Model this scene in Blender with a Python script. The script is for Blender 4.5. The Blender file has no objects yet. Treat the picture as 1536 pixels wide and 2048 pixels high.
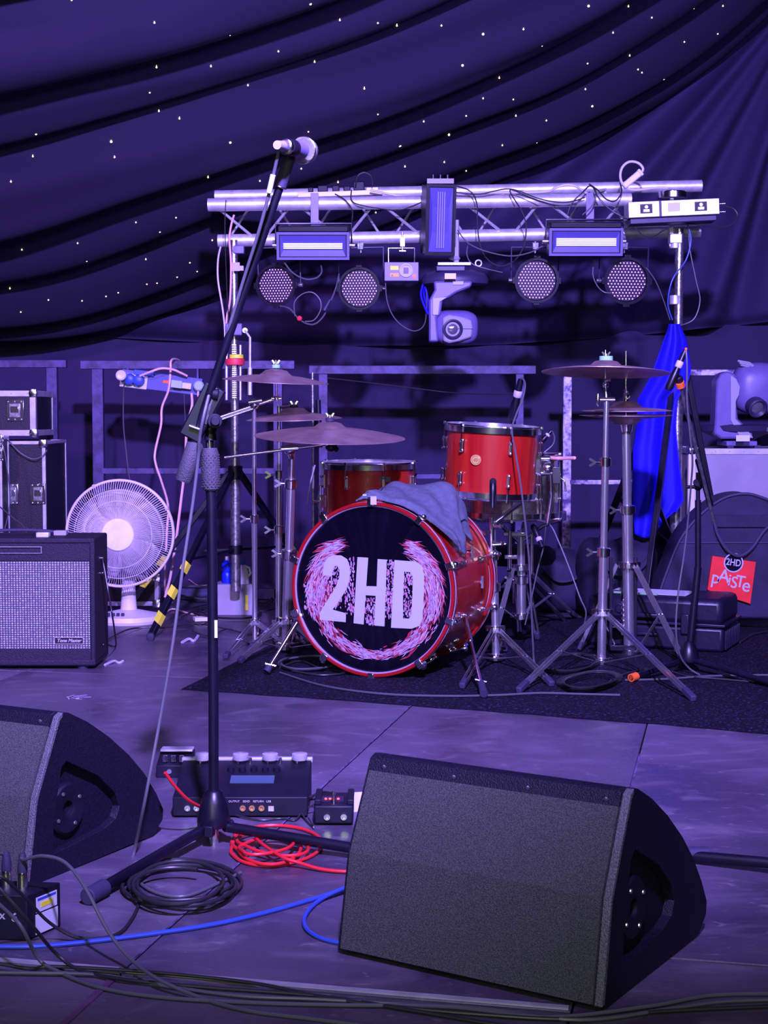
import bpy, math, random
from mathutils import Vector, Matrix
from mathutils.bvhtree import BVHTree
R_ = random.Random(7)
sc = bpy.context.scene
col = sc.collection
rad = math.radians

# ------------------------------------------------------------ camera, world, lights, exposure
F_PX, W_PX, H_PX, HORIZON, EYE = 3076.0, 1536, 2048, 830.0, 0.88
PITCH = math.atan((H_PX / 2 - HORIZON) / F_PX)
cd = bpy.data.cameras.new('camera'); cam = bpy.data.objects.new('camera', cd); col.objects.link(cam)
cd.sensor_width = 36; cd.lens = F_PX / H_PX * 36; cd.clip_start = 0.05
cam.location = (0, 0, EYE); cam.rotation_euler = (math.pi / 2 - PITCH, 0, 0)
sc.camera = cam
w = bpy.data.worlds.new('world'); sc.world = w; w.use_nodes = True
w.node_tree.nodes['Background'].inputs[0].default_value = (0.14, 0.09, 0.60, 1)
w.node_tree.nodes['Background'].inputs[1].default_value = 0.02
sc.view_settings.view_transform = 'Standard'; sc.view_settings.look = 'None'
sc.view_settings.exposure = 0.0; sc.view_settings.gamma = 1.0; sc.view_settings.use_curve_mapping = False
VIOLET = (0.36, 0.255, 1.0)
def lamp(name, loc, target, size, power, color, spot=None):
    l = bpy.data.lights.new(name, 'SPOT' if spot else 'AREA'); l.energy = power; l.color = color
    if spot: l.spot_size = rad(spot); l.spot_blend = .9; l.shadow_soft_size = size
    else: l.shape = 'DISK'; l.size = size
    o = bpy.data.objects.new(name, l); col.objects.link(o); o.location = loc
    o.rotation_euler = (Vector(target) - Vector(loc)).to_track_quat('-Z', 'Y').to_euler()
    return o
lamp('stage_key_fill_lamp', (0.25, 0.6, 2.9), (-0.45, 6.8, 0.45), 0.09, 3600, VIOLET, 84)
lamp('stage_key_fill_lamp', (2.3, 1.6, 2.6), (0.9, 6.6, 2.2), 0.12, 420, (0.30, 0.22, 1.0), 64)  # fill spot added to lift the right of the ceiling cloth
lamp('stage_key_fill_lamp', (-2.5, 1.4, 3.2), (-1.7, 6.8, 0.6), 0.12, 750, (0.46, 0.25, 1.0), 50)  # fill spot added to brighten the curtain on the left
lamp('hall_fill_lamp', (-0.8, -2.2, 1.7), (0.2, 3.0, 0.2), 0.8, 40, (0.74, 0.95, 0.52))
lamp('hall_fill_lamp', (1.7, -1.0, 2.5), (0.6, 5.6, 0.8), 0.20, 12, (1.0, 0.80, 0.74))  # small lamp added for highlights on the chrome
lamp('hall_fill_lamp', (-1.9, -0.8, 2.3), (-0.4, 5.6, 0.8), 0.20, 10, (0.95, 0.86, 0.85))  # another small added lamp, more glints on the stand tubes
lamp('hall_fill_lamp', (0.2, -3.0, 1.5), (0.2, 5.6, 0.8), 0.24, 9, (0.95, 1.0, 0.70))  # low lamp behind the camera, also added for chrome glints

# ------------------------------------------------------------ picture ray -> point at a real depth
_f = Vector((0, math.cos(PITCH), -math.sin(PITCH))); _u = Vector((0, math.sin(PITCH), math.cos(PITCH)))
CAM = Vector((0, 0, EYE))
def ray(x, y): return _f + Vector((1, 0, 0)) * ((x - 768) / F_PX) + _u * ((1024 - y) / F_PX)
def P(x, y, Y):
    d = ray(x, y); return CAM + d * (Y / d.y)
def G(x, y, z=0.0):
    d = ray(x, y); return CAM + d * ((z - EYE) / d.z)
def S(px, Y): return px * Y / F_PX

# ------------------------------------------------------------ materials
KEEP = {'grille_foam', 'highlit_edge_paint', 'led_plate', 'grey_cable', 'black_cable', 'grip_rubber', 'towel_cloth'}
def cool(c):   # blue look of the lit stage put into the base colour of dark greys
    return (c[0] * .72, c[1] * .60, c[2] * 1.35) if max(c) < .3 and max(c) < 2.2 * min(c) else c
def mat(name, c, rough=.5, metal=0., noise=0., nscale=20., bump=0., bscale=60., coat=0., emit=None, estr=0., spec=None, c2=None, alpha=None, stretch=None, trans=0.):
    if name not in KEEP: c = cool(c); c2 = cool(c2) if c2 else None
    m = bpy.data.materials.new(name); m.use_nodes = True; nt = m.node_tree; b = nt.nodes['Principled BSDF']
    b.inputs['Base Color'].default_value = (*c, 1); b.inputs['Roughness'].default_value = rough; b.inputs['Metallic'].default_value = metal
    b.inputs['Coat Weight'].default_value = coat; b.inputs['Coat Roughness'].default_value = .05
    if trans: b.inputs['Transmission Weight'].default_value = trans
    if spec is not None: b.inputs['Specular IOR Level'].default_value = spec
    if emit: b.inputs['Emission Color'].default_value = (*emit, 1); b.inputs['Emission Strength'].default_value = estr
    tc = nt.nodes.new('ShaderNodeTexCoord'); vec = tc.outputs['Object']
    if stretch:
        mp = nt.nodes.new('ShaderNodeMapping'); mp.inputs['Scale'].default_value = stretch; nt.links.new(vec, mp.inputs[0]); vec = mp.outputs[0]
    if noise or c2:
        n = nt.nodes.new('ShaderNodeTexNoise'); n.inputs['Scale'].default_value = nscale; n.inputs['Detail'].default_value = 4
        nt.links.new(vec, n.inputs[0])
        r = nt.nodes.new('ShaderNodeValToRGB'); nt.links.new(n.outputs[0], r.inputs[0])
        if c2 is None: lo = tuple(v * (1 - noise) for v in c); hi = tuple(min(1, v * (1 + noise)) for v in c)
        else: lo, hi = c, c2
        r.color_ramp.elements[0].position = .38; r.color_ramp.elements[1].position = .62
        r.color_ramp.elements[0].color = (*lo, 1); r.color_ramp.elements[1].color = (*hi, 1)
        nt.links.new(r.outputs[0], b.inputs['Base Color'])
    if bump:
        n = nt.nodes.new('ShaderNodeTexNoise'); n.inputs['Scale'].default_value = bscale; n.inputs['Detail'].default_value = 3
        nt.links.new(vec, n.inputs[0])
        bp = nt.nodes.new('ShaderNodeBump'); bp.inputs['Strength'].default_value = bump; bp.inputs['Distance'].default_value = .004
        nt.links.new(n.outputs[0], bp.inputs['Height']); nt.links.new(bp.outputs[0], b.inputs['Normal'])
    return m
M = {}
M['chrome'] = mat('chrome', (.92, .92, .94), .17, 1., noise=.08, nscale=30)
M['chrome_pole'] = mat('chrome_tube', (.88, .88, .92), .20, .90)
M['chrome_dull'] = mat('chrome_dull', (.6, .6, .62), .28, .9, noise=.3, nscale=60, bump=.15, bscale=120)
M['alu'] = mat('aluminium', (.78, .77, .80), .42, .55, noise=.12, nscale=25, bump=.1)
M['alu_edge'] = mat('case_edge_aluminium', (.62, .60, .68), .4, .5, noise=.12)
M['black'] = mat('black_metal', (.009, .009, .012), .36, .1, noise=.2, spec=.5)
M['blackmat'] = mat('black_plastic', (.009, .009, .012), .55, noise=.2, spec=.35)
M['rubber'] = mat('rubber', (.05, .05, .055), .7, bump=.2)
M['grip'] = mat('grip_rubber', (.050, .048, .060), .65, bump=.6, bscale=350)
M['steel'] = mat('painted_steel_tube', (.085, .075, .105), .5, .2, noise=.35, nscale=18, bump=.2)
M['steel_worn'] = mat('worn_steel_tube', (.10, .09, .12), .5, .3, c2=(.62, .58, .66), nscale=28, bump=.3)
M['red'] = mat('red_lacquer', (.38, .006, .008), .33, c2=(.48, .022, .010), nscale=26, coat=.8, stretch=(1, 1, .06))
M['redhoop'] = mat('red_hoop_lacquer', (.36, .008, .012), .25, coat=1.)
M['bronze'] = mat('cymbal_bronze', (.62, .42, .40), .42, .75, noise=.2, nscale=12, bump=.1, bscale=200)
M['head_black'] = mat('drum_head_black', (.010, .009, .012), .16, coat=.3)
M['head_white'] = mat('drum_head_coated', (.55, .55, .6), .5)
M['print_white'] = mat('letter_print', (.50, .50, .66), .5)
M['print_pink'] = mat('flame_print', (.60, .20, .34), .5, c2=(.54, .44, .70), nscale=70)
M['print_dark'] = mat('flame_print_dark', (.42, .03, .06), .5)
M['towel'] = mat('towel_cloth', (.115, .135, .19), .95, noise=.12, nscale=60, bump=.35, bscale=260)
M['blue'] = mat('blue_cloth', (.008, .001, .74), .75, noise=.12, nscale=6)
M['white'] = mat('white_plastic', (.80, .76, .80), .4, noise=.04)
M['fanwire'] = mat('fan_wire', (.78, .70, .78), .4)
M['disc'] = mat('fan_badge', (.92, .95, .90), .5, noise=.08, nscale=14)
M['blade'] = mat('fan_blade', (.33, .31, .37), .4, noise=.1)
M['wedge'] = mat('textured_black_paint', (.010, .010, .013), .5, bump=.6, spec=.35, bscale=420, noise=.3, nscale=200)
M['wedge_edge'] = mat('highlit_edge_paint', (.09, .09, .10), .5, bump=.8, bscale=360, c2=(.16, .16, .17), nscale=340)
M['foam'] = mat('grille_foam', (.040, .042, .041), .9, bump=.8, bscale=600, c2=(.105, .108, .104), nscale=480)
M['tolex'] = mat('amp_tolex', (.016, .014, .020), .6, bump=.8, bscale=300)
M['silver_text'] = mat('silver_lettering', (.75, .72, .78), .3, .4)
M['plug_white'] = mat('white_label', (.75, .75, .8), .5)
M['cable'] = mat('black_cable', (.022, .022, .026), .42, spec=.6)
M['cable_grey'] = mat('grey_cable', (.10, .10, .12), .4)
M['cable_red'] = mat('red_cable', (.72, .02, .03), .4)
M['cable_blue'] = mat('blue_cable', (.04, .09, .50), .4)
M['cable_pink'] = mat('orange_mains_cable', (.98, .60, .60), .45)
M['cable_white'] = mat('white_cable', (.7, .66, .72), .45)
M['orange'] = mat('orange_plastic', (.95, .16, .03), .5)
M['yellow'] = mat('yellow_sticker', (1., .95, .04), .5)
M['hazard'] = mat('hazard_yellow_tape', (1., .95, .07), .5)
M['tape_red'] = mat('red_tape', (.85, .04, .08), .5)
M['tape_blue'] = mat('pale_tape', (.55, .5, .75), .6)
M['green_felt'] = mat('green_felt', (.35, .75, .62), .9)
M['patch'] = mat('red_patch', (.85, .020, .020), .6, noise=.08)
M['bag'] = mat('bag_nylon', (.026, .022, .036), .75, noise=.3, nscale=8, bump=.5, bscale=200)
M['case_black'] = mat('hard_case_plastic', (.014, .013, .020), .40, bump=.2)
M['case_panel'] = mat('flight_case_panel', (.010, .006, .012), .5, bump=.3, bscale=200)
M['case_light'] = mat('pale_case_panel', (.34, .31, .38), .55, noise=.1, nscale=6)
M['mh_grey'] = mat('moving_head_grey', (.22, .21, .25), .4, noise=.05)
M['mh_light'] = mat('moving_head_silver', (.36, .35, .42), .38)
M['mh_dark'] = mat('moving_head_dark', (.045, .042, .055), .45)
M['glass'] = mat('lens_glass', (.35, .33, .40), .05, .7)
M['reflector'] = mat('lamp_reflector', (.11, .11, .22), .4, .3)
M['tube'] = mat('flash_tube', (.95, .95, .95), .3, emit=(.85, .9, 1.), estr=.35)  # faint glow stands in for front light reflected by the tubes
M['reflector_line'] = mat('dull_flash_tube', (.42, .42, .55), .3)
M['led'] = mat('led_lens', (.9, .75, .85), .2, emit=(1., .55, .80), estr=.75)
M['led_plate'] = mat('led_plate', (.03, .012, .05), .4)
M['ledred'] = mat('red_indicator', (1, .05, .03), .3, emit=(1, .05, .03), estr=6)
M['ledblue'] = mat('blue_indicator', (.1, .3, 1), .3, emit=(.1, .35, 1), estr=2)
M['screen'] = mat('lit_screen', (.06, .10, .10), .3, emit=(.35, .60, .85), estr=.07)
M['star'] = mat('warm_star_lamp', (1, .9, .7), .3, emit=(1., .70, .34), estr=3.4)
M['brass'] = mat('brass_badge', (.75, .45, .18), .35, .7)
M['wood_pale'] = mat('pale_wood_stick', (.85, .45, .40), .5)
M['paper'] = mat('paper', (.72, .74, .80), .7)
M['bottle_blue'] = mat('blue_bottle', (.01, .03, .85), .3)
M['carpetdark'] = mat('soft_black_cloth', (.012, .011, .016), .85, noise=.3)

# ------------------------------------------------------------ mesh building
def frame(o, x, y, z):
    m = Matrix.Identity(4)
    for i, v in enumerate((x, y, z)):
        v = Vector(v)
        for r in range(3): m[r][i] = v[r]
    for r in range(3): m[r][3] = o[r]
    return m
def align(p0, p1, roll=0.):
    d = (Vector(p1) - Vector(p0)).normalized()
    up = Vector((0, 0, 1)) if abs(d.z) < .97 else Vector((0, -1, 0))
    x = up.cross(d).normalized(); y = d.cross(x)
    return frame(p0, x, y, d) @ Matrix.Rotation(roll, 4, 'Z')
def rz(a, o=(0, 0, 0)): return Matrix.Translation(Vector(o)) @ Matrix.Rotation(a, 4, 'Z')
def smooth(pts, n=6, closed=False):
    pts = [Vector(p) for p in pts]; out = []; N = len(pts)
    for i in range(N if closed else N - 1):
        if closed: a, b, c, d = pts[(i - 1) % N], pts[i], pts[(i + 1) % N], pts[(i + 2) % N]
        else: a, b, c, d = pts[max(i - 1, 0)], pts[i], pts[i + 1], pts[min(i + 2, N - 1)]
        for k in range(n):
            t = k / n
            out.append(.5 * ((2 * b) + (c - a) * t + (2 * a - 5 * b + 4 * c - d) * t * t + (3 * b - a - 3 * c + d) * t ** 3))
    if not closed: out.append(pts[-1])
    return out
class MB:
    def __init__(s): s.v = []; s.f = []; s.M = Matrix.Identity(4)
    def add(s, vs, fs, m=None):
        n = len(s.v); T = s.M @ m if m is not None else s.M
        s.v += [T @ Vector(v) for v in vs]; s.f += [tuple(i + n for i in f) for f in fs]; return s
    def box(s, c, size, m=None):
        x, y, z = (k / 2 for k in size); cx, cy, cz = c
        vs = [(cx + i * x, cy + j * y, cz + k * z) for i in (-1, 1) for j in (-1, 1) for k in (-1, 1)]
        return s.add(vs, [(0, 1, 3, 2), (4, 6, 7, 5), (0, 4, 5, 1), (2, 3, 7, 6), (0, 2, 6, 4), (1, 5, 7, 3)], m)
    def tube(s, pts, r, n=8, closed=False, cap=True, m=None):
        pts = [Vector(p) for p in pts]; N = len(pts); rr = r if isinstance(r, (list, tuple)) else [r] * N
        T = []
        for i in range(N):
            a = pts[(i - 1) % N] if closed or i > 0 else pts[i]; b = pts[(i + 1) % N] if closed or i < N - 1 else pts[i]
            d = b - a; T.append(d.normalized() if d.length > 1e-9 else Vector((0, 0, 1)))
        x = T[0].orthogonal().normalized(); vs = []
        for i in range(N):
            x = (x - T[i] * x.dot(T[i]))
            x = x.normalized() if x.length > 1e-6 else T[i].orthogonal().normalized()
            y = T[i].cross(x)
            for k in range(n):
                a = 2 * math.pi * k / n; vs.append(pts[i] + (x * math.cos(a) + y * math.sin(a)) * rr[i])
        fs = []
        for i in range(N if closed else N - 1):
            j = (i + 1) % N
            for k in range(n): fs.append((i * n + k, i * n + (k + 1) % n, j * n + (k + 1) % n, j * n + k))
        if cap and not closed: fs += [tuple(range(n))[::-1], tuple((N - 1) * n + k for k in range(n))]
        return s.add(vs, fs, m)
    def cyl(s, p0, p1, r0, r1=None, n=16): return s.tube([p0, p1], [r0, r0 if r1 is None else r1], n)
    def lathe(s, prof, n=32, m=None, closed=False):
        vs = []; fs = []; N = len(prof)
        for r, z in prof:
            for k in range(n):
                a = 2 * math.pi * k / n; vs.append((r * math.cos(a), r * math.sin(a), z))
        for i in range(N if closed else N - 1):
            j = (i + 1) % N
            for k in range(n): fs.append((i * n + k, i * n + (k + 1) % n, j * n + (k + 1) % n, j * n + k))
        if not closed:
            if prof[0][0] > 1e-5: fs.append(tuple(range(n))[::-1])
            if prof[-1][0] > 1e-5: fs.append(tuple((N - 1) * n + k for k in range(n)))
        return s.add(vs, fs, m)
    def ext(s, poly, d0, d1, m=None):
        n = len(poly); vs = [(x, y, d0) for x, y in poly] + [(x, y, d1) for x, y in poly]
        fs = [tuple(range(n))[::-1], tuple(range(n, 2 * n))] + [(i, (i + 1) % n, n + (i + 1) % n, n + i) for i in range(n)]
        return s.add(vs, fs, m)
    def ball(s, c, r, n=12, m=None, e=1.):
        rx, ry, rz_ = (r, r, r) if not isinstance(r, (tuple, list)) else r
        def pw(v): return math.copysign(abs(v) ** e, v)
        vs = []; h = n // 2 + (n // 2) % 2; h = max(h, 4); fs = []
        for i in range(h + 1):
            ph = math.pi * i / h - math.pi / 2
            for k in range(n):
                a = 2 * math.pi * k / n
                vs.append((c[0] + rx * pw(math.cos(ph)) * pw(math.cos(a)), c[1] + ry * pw(math.cos(ph)) * pw(math.sin(a)), c[2] + rz_ * pw(math.sin(ph))))
        for i in range(h):
            for k in range(n): fs.append((i * n + k, i * n + (k + 1) % n, (i + 1) * n + (k + 1) % n, (i + 1) * n + k))
        return s.add(vs, fs, m)
    def ring(s, c, R, r, n=32, k=8, m=None):
        return s.tube([(c[0] + R * math.cos(2 * math.pi * i / n), c[1] + R * math.sin(2 * math.pi * i / n), c[2]) for i in range(n)], r, k, closed=True, m=m)
    def build(s, name, m, parent=None, bev=0., ang=38, label=None, solid=0., flat=False, sub=0):
        me = bpy.data.meshes.new(name)
        vs = s.v
        off = Vector((0, 0, 0)); p = parent
        while p is not None: off += p.location; p = p.parent
        if vs:
            xs = [v.x for v in vs]; ys = [v.y for v in vs]; zs = [v.z for v in vs]
            org = Vector(((min(xs) + max(xs)) / 2, (min(ys) + max(ys)) / 2, min(zs)))
        else: org = Vector()
        me.from_pydata([v - org for v in vs], [], s.f); me.validate(); me.materials.append(M[m] if isinstance(m, str) else m)
        if not flat:
            me.shade_smooth(); me.set_sharp_from_angle(angle=rad(ang))
        o = bpy.data.objects.new(name, me); col.objects.link(o); o.location = org - off
        if parent is not None: o.parent = parent
        if solid:
            k = o.modifiers.new('solid', 'SOLIDIFY'); k.thickness = solid
        if bev:
            k = o.modifiers.new('bevel', 'BEVEL'); k.width = bev; k.segments = 2; k.limit_method = 'ANGLE'; k.angle_limit = rad(40)
        if sub:
            k = o.modifiers.new('sub', 'SUBSURF'); k.levels = sub; k.render_levels = sub
        if label: o['label'] = label
        return o
def tag(o, label=None, cat=None, group=None, kind=None):
    if label: o['label'] = label
    if cat: o['category'] = cat
    if group: o['group'] = group
    if kind: o['kind'] = kind
    return o
def thing(name, label, cat, loc, group=None):
    o = bpy.data.objects.new(name, None); col.objects.link(o); o.location = Vector(loc); o.empty_display_size = .05
    return tag(o, label, cat, group)
def like(o, delta, parent, rot=None):
    c = o.copy(); col.objects.link(c); c.parent = parent; c.location = Vector(delta)
    if rot is not None: c.rotation_euler = rot
    return c
def text(s, size, m, material, name, parent, ext=.0006, bold=0., sx=1., shear=0., ay='CENTER'):
    cu = bpy.data.curves.new('t', 'FONT'); cu.body = s; cu.size = size; cu.extrude = ext; cu.offset = bold; cu.align_x = 'CENTER'; cu.align_y = ay; cu.shear = shear
    cu.resolution_u = 4
    t = bpy.data.objects.new('t', cu); col.objects.link(t)
    me = bpy.data.meshes.new_from_object(t, depsgraph=bpy.context.evaluated_depsgraph_get())
    bpy.data.objects.remove(t)
    b = MB(); b.M = m; b.add([(v.co.x * sx, v.co.y, v.co.z) for v in me.vertices], [tuple(p.vertices) for p in me.polygons])
    bpy.data.meshes.remove(me)
    return b.build(name, material, parent)
def cable(name, pts, r, material, label, cat='cable', group=None, parent=None, n=6, seg=7):
    b = MB().tube(smooth(pts, seg), r, n)
    o = b.build(name, material, parent)
    if parent is None: tag(o, label, cat, group)
    return o
def face(o, yaw=0., pitch=0.):
    """frame whose x is picture-right, y is up, z towards the viewer, turned by yaw / pitch"""
    return Matrix.Translation(Vector(o)) @ Matrix.Rotation(yaw, 4, 'Z') @ Matrix.Rotation(pitch, 4, 'X') @ Matrix(((1, 0, 0, 0), (0, 0, -1, 0), (0, 1, 0, 0), (0, 0, 0, 1)))
def wobble(x, y=0., s=0):
    return math.sin(x * 1.7 + s) * .5 + math.sin(x * 3.1 + y * 2.3 + s * 2) * .3 + math.sin(y * 4.1 + x * .7 + s * 3) * .2

# ------------------------------------------------------------ setting: stage floor
UD = Vector((.2183, .9759, 0)); ND = Vector((.9759, -.2183, 0))
fl_mat = mat('stage_ply', (.030, .028, .032), .33, bump=.25, bscale=90)
def deck_material(m):
    nt = m.node_tree; b = nt.nodes['Principled BSDF']; tc = [n for n in nt.nodes if n.type == 'TEX_COORD'][0]
    def noise(scale, sx, sy, det, lo, hi, dist=0.):
        mp = nt.nodes.new('ShaderNodeMapping'); mp.inputs['Scale'].default_value = (sx, sy, 1); mp.inputs['Rotation'].default_value = (0, 0, .35 * sx)
        n = nt.nodes.new('ShaderNodeTexNoise'); n.inputs['Scale'].default_value = scale; n.inputs['Detail'].default_value = det; n.inputs['Distortion'].default_value = dist
        r = nt.nodes.new('ShaderNodeMapRange'); r.inputs['From Min'].default_value = lo; r.inputs['From Max'].default_value = hi
        nt.links.new(tc.outputs['Object'], mp.inputs[0]); nt.links.new(mp.outputs[0], n.inputs[0]); nt.links.new(n.outputs[0], r.inputs[0]); return r.outputs[0]
    a = noise(2.6, 1, 1, 8, .38, .66, .4); s_ = noise(5, .8, 1.3, 14, .53, .72, 1.8); d = noise(30, .8, 1.3, 8, .63, .72, 1.)
    mx = nt.nodes.new('ShaderNodeMix'); mx.data_type = 'RGBA'; mx.inputs['A'].default_value = (.052, .042, .070, 1); mx.inputs['B'].default_value = (.125, .102, .155, 1); nt.links.new(a, mx.inputs['Factor'])
    m2 = nt.nodes.new('ShaderNodeMix'); m2.data_type = 'RGBA'; m2.inputs['B'].default_value = (.26, .24, .28, 1); nt.links.new(mx.outputs['Result'], m2.inputs['A'])
    ml = nt.nodes.new('ShaderNodeMath'); ml.operation = 'MULTIPLY'; ml.inputs[1].default_value = .34; nt.links.new(s_, ml.inputs[0]); nt.links.new(ml.outputs[0], m2.inputs['Factor'])
    m3 = nt.nodes.new('ShaderNodeMix'); m3.data_type = 'RGBA'; m3.inputs['B'].default_value = (.27, .25, .28, 1); nt.links.new(m2.outputs['Result'], m3.inputs['A'])
    m4 = nt.nodes.new('ShaderNodeMath'); m4.operation = 'MULTIPLY'; m4.inputs[1].default_value = .45; nt.links.new(d, m4.inputs[0]); nt.links.new(m4.outputs[0], m3.inputs['Factor'])
    nt.links.new(m3.outputs['Result'], b.inputs['Base Color'])
    rr = nt.nodes.new('ShaderNodeMapRange'); rr.inputs['To Min'].default_value = .30; rr.inputs['To Max'].default_value = .55; nt.links.new(a, rr.inputs[0]); nt.links.new(rr.outputs[0], b.inputs['Roughness'])
deck_material(fl_mat)
floor = bpy.data.objects.new('floor', None); col.objects.link(floor); tag(floor, 'scuffed dark plywood stage floor made of separate decks', kind='structure')
MB().box((0, 4.5, -.06), (9, 11, .04)).build('under_stage', 'blackmat', floor)
def deck(n0, n1, s0, s1):
    g = .0014; c = ND * ((n0 + n1) / 2) + UD * ((s0 + s1) / 2)
    m = frame((c.x, c.y, 0), ND, UD, (0, 0, 1))
    MB().box((0, 0, -.012), (n1 - n0 - 2 * g, s1 - s0 - .010, .024), m).build('deck_panel', fl_mat, floor, bev=.002)
for n0, n1, cuts in ((-3.77, -2.35, (-.4, 2.228, 4.856, 7.5, 9.2)), (-2.35, -.926, (-.4, 2.228, 4.856, 7.5, 9.2)), (-.926, -.215, (-.4, 2.225, 4.856, 7.5, 9.2)), (-.215, 1.207, (-.3, 2.487, 5.1, 7.7, 9.2)), (1.207, 2.63, (-.3, 2.487, 5.1, 7.7, 9.2))):
    for s0, s1 in zip(cuts, cuts[1:]): deck(n0, n1, s0, s1)
# metal edge strip of the front decks
for n0, n1, s in ((-2.35, -.935, 2.243), (-.918, -.22, 2.24)):
    c = ND * ((n0 + n1) / 2) + UD * s
    MB().box((0, 0, 0), (n1 - n0, .012, .003), frame((c.x, c.y, .0012), ND, UD, (0, 0, 1))).build('edge_strip', 'alu_edge', floor)
c = ND * (-.926) + UD * 1.2
MB().box((0, 0, 0), (.012, 2.0, .003), frame((c.x, c.y, .0012), ND, UD, (0, 0, 1))).build('edge_strip', mat('worn_red_strip', (.20, .10, .11), .5, noise=.3), floor)
for n0, s0, s1 in ((-.9275, 2.26, 4.84), (-.2135, 2.6, 4.0)):
    c = ND * n0 + UD * ((s0 + s1) / 2)
    MB().box((0, 0, 0), (.004, s1 - s0, .0012), frame((c.x, c.y, .0006), ND, UD, (0, 0, 1))).build('worn_edge', mat('worn_edge_wood%d' % int(s1), (.20, .18, .19), .6, c2=(.05, .045, .05), nscale=30), floor)
# rug
rugm = mat('speckled_carpet', (.006, .006, .009), .9, spec=.2, bump=1., bscale=420, c2=(.13, .115, .16), nscale=120)
for n_ in rugm.node_tree.nodes:
    if n_.type == 'VALTORGB': n_.color_ramp.elements[0].position = .56; n_.color_ramp.elements[1].position = .74
pa = G(362, 1380); pb = G(1536, 1468)
front = [pa, G(620, 1397), G(900, 1418), G(1230, 1443), pb, pb + (pb - pa) * .45]
rg = MB(); NX, NY = 60, 34; vs = []; back = UD * 2.2
fr = smooth(front, 12); 
for j in range(NY + 1):
    for i in range(len(fr)):
        p = fr[i] + back * (j / NY); e = math.sin(i * .5) * .004 + .003 * math.sin(i * 1.3)
        vs.append((p.x + (R_.uniform(-.003, .003) if i == 0 else 0), p.y + (e if j == 0 else 0), .007 + R_.uniform(0, .0016) if 0 < j < NY and 0 < i < len(fr) - 1 else .002))
nf = len(fr)
rg.add(vs, [(j * nf + i, j * nf + i + 1, (j + 1) * nf + i + 1, (j + 1) * nf + i) for j in range(NY) for i in range(nf - 1)])
tag(rg.build('rug', rugm), 'dark speckled rug lying under the drum kit', 'rug')
FZ = .009   # top of the rug

# ------------------------------------------------------------ setting: drapes
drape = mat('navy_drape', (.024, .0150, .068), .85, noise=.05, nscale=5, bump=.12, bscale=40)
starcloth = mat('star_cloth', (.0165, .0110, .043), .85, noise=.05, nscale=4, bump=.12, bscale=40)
YW = 8.0
def grid(nx, ny, fn, closed=False):
    vs = [fn(i / nx, j / ny) for j in range(ny + 1) for i in range(nx + 1)]
    return vs, [(j * (nx + 1) + i, j * (nx + 1) + i + 1, (j + 1) * (nx + 1) + i + 1, (j + 1) * (nx + 1) + i) for j in range(ny) for i in range(nx)]
wall = bpy.data.objects.new('wall_back', None); col.objects.link(wall); wall.location = (0, YW, 0); tag(wall, 'dark violet fabric lining the back of the marquee', kind='structure')
def low(u, v):
    x = -3.2 + 6.4 * u; z = -.05 + 1.40 * v
    return (x, YW + .07 + .012 * math.sin(x * 9 + wobble(x, z)) + .018 * wobble(x * 2.2, z * .4, 1) + .006 * math.sin(z * 14 + x), z)
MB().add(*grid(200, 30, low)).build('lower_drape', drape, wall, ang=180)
pivot = P(1640, -60, YW)
def hem(x):   # bottom edge of the upper drape
    px = 768 + x / YW * F_PX; y = 668 + 24 * min(1, max(0, (px - 60) / 500)) - 48 * max(0, (px - 900) / 640) ** 1.5
    return EYE + (HORIZON - y) / F_PX * YW
def up(u, v):
    x = -3.2 + 6.4 * u; zb = hem(x); z = zb + (4.1 - zb) * v ** 1.25
    dx, dz = pivot.x - x, pivot.z - z; a = math.atan2(dz, max(dx, .02)); r = math.hypot(dx, dz)
    k = math.exp(-(max(0, r - .5) / 1.5) ** 2) if dx > 0 else 0
    k2 = 1 / (1 + math.exp(-(x + .2) * 4))
    pl = r * .075 * k * math.sin(a * 27 + .9 * math.sin(a * 9)) + r * .022 * k * math.sin(a * 55 + 1) + .030 * k2 * math.sin(a * 15 + 2) * (1 - k)
    h = z - zb
    lf = (1 - k2) * (.028 * math.sin(h * 34 + x * 2.0 + .5 * math.sin(x * 3)) * math.exp(-h * 3.5) + .012 * wobble(x * 2, z * 5))
    roll = .05 * math.exp(-(h / .03) ** 2)
    return (x, YW - .02 - pl - lf + roll - .02 * min(1, h * 8), z)
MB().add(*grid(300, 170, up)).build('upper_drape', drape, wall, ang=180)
# star cloth ceiling: swagged sheet rising towards the viewer
bpx = [(-300, 700), (-60, 672), (60, 664), (200, 638), (400, 578), (560, 520), (760, 445), (940, 366), (1100, 300), (1230, 232), (1370, 155), (1480, 70), (1600, -40), (1760, -200)]
def edge(px):
    for (a, ya), (b, yb) in zip(bpx, bpx[1:]):
        if px <= b: return ya + (yb - ya) * (px - a) / (b - a)
    return bpx[-1][1]
def edges(px): return sum(edge(px + k * 30) for k in (-2, -1, 0, 1, 2)) / 5
SW = [0, .24, .62, .98, 1.5, 1.82, 2.35, 2.8, 3.4, 4.1, 4.8]
def ceil_fn(u, v):
    px = -200 + 1900 * u; B = P(px, edges(px), YW - .12); t = 4.4 * v
    tt = t + .05 * math.sin(px * .006 + t * 2) + .0001 * (px - 700) * t * .3
    z = 0.
    for a, b in zip(SW, SW[1:]):
        if a <= tt < b:
            q = (tt - a) / (b - a); w_ = b - a
            z = -.36 * w_ * (math.sin(math.pi * q ** .75)) ** .9
    z += .010 * math.sin(tt * 31 + px * .004) * (.5 + .5 * math.sin(tt * 5 + 1)) + .006 * wobble(tt * 12, px * .004)
    return (B.x * (1 - .10 * v), B.y - t, B.z + .44 * t + z)
cl = MB(); cv, cf = grid(150, 420, ceil_fn); cl.add(cv, cf)
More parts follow.
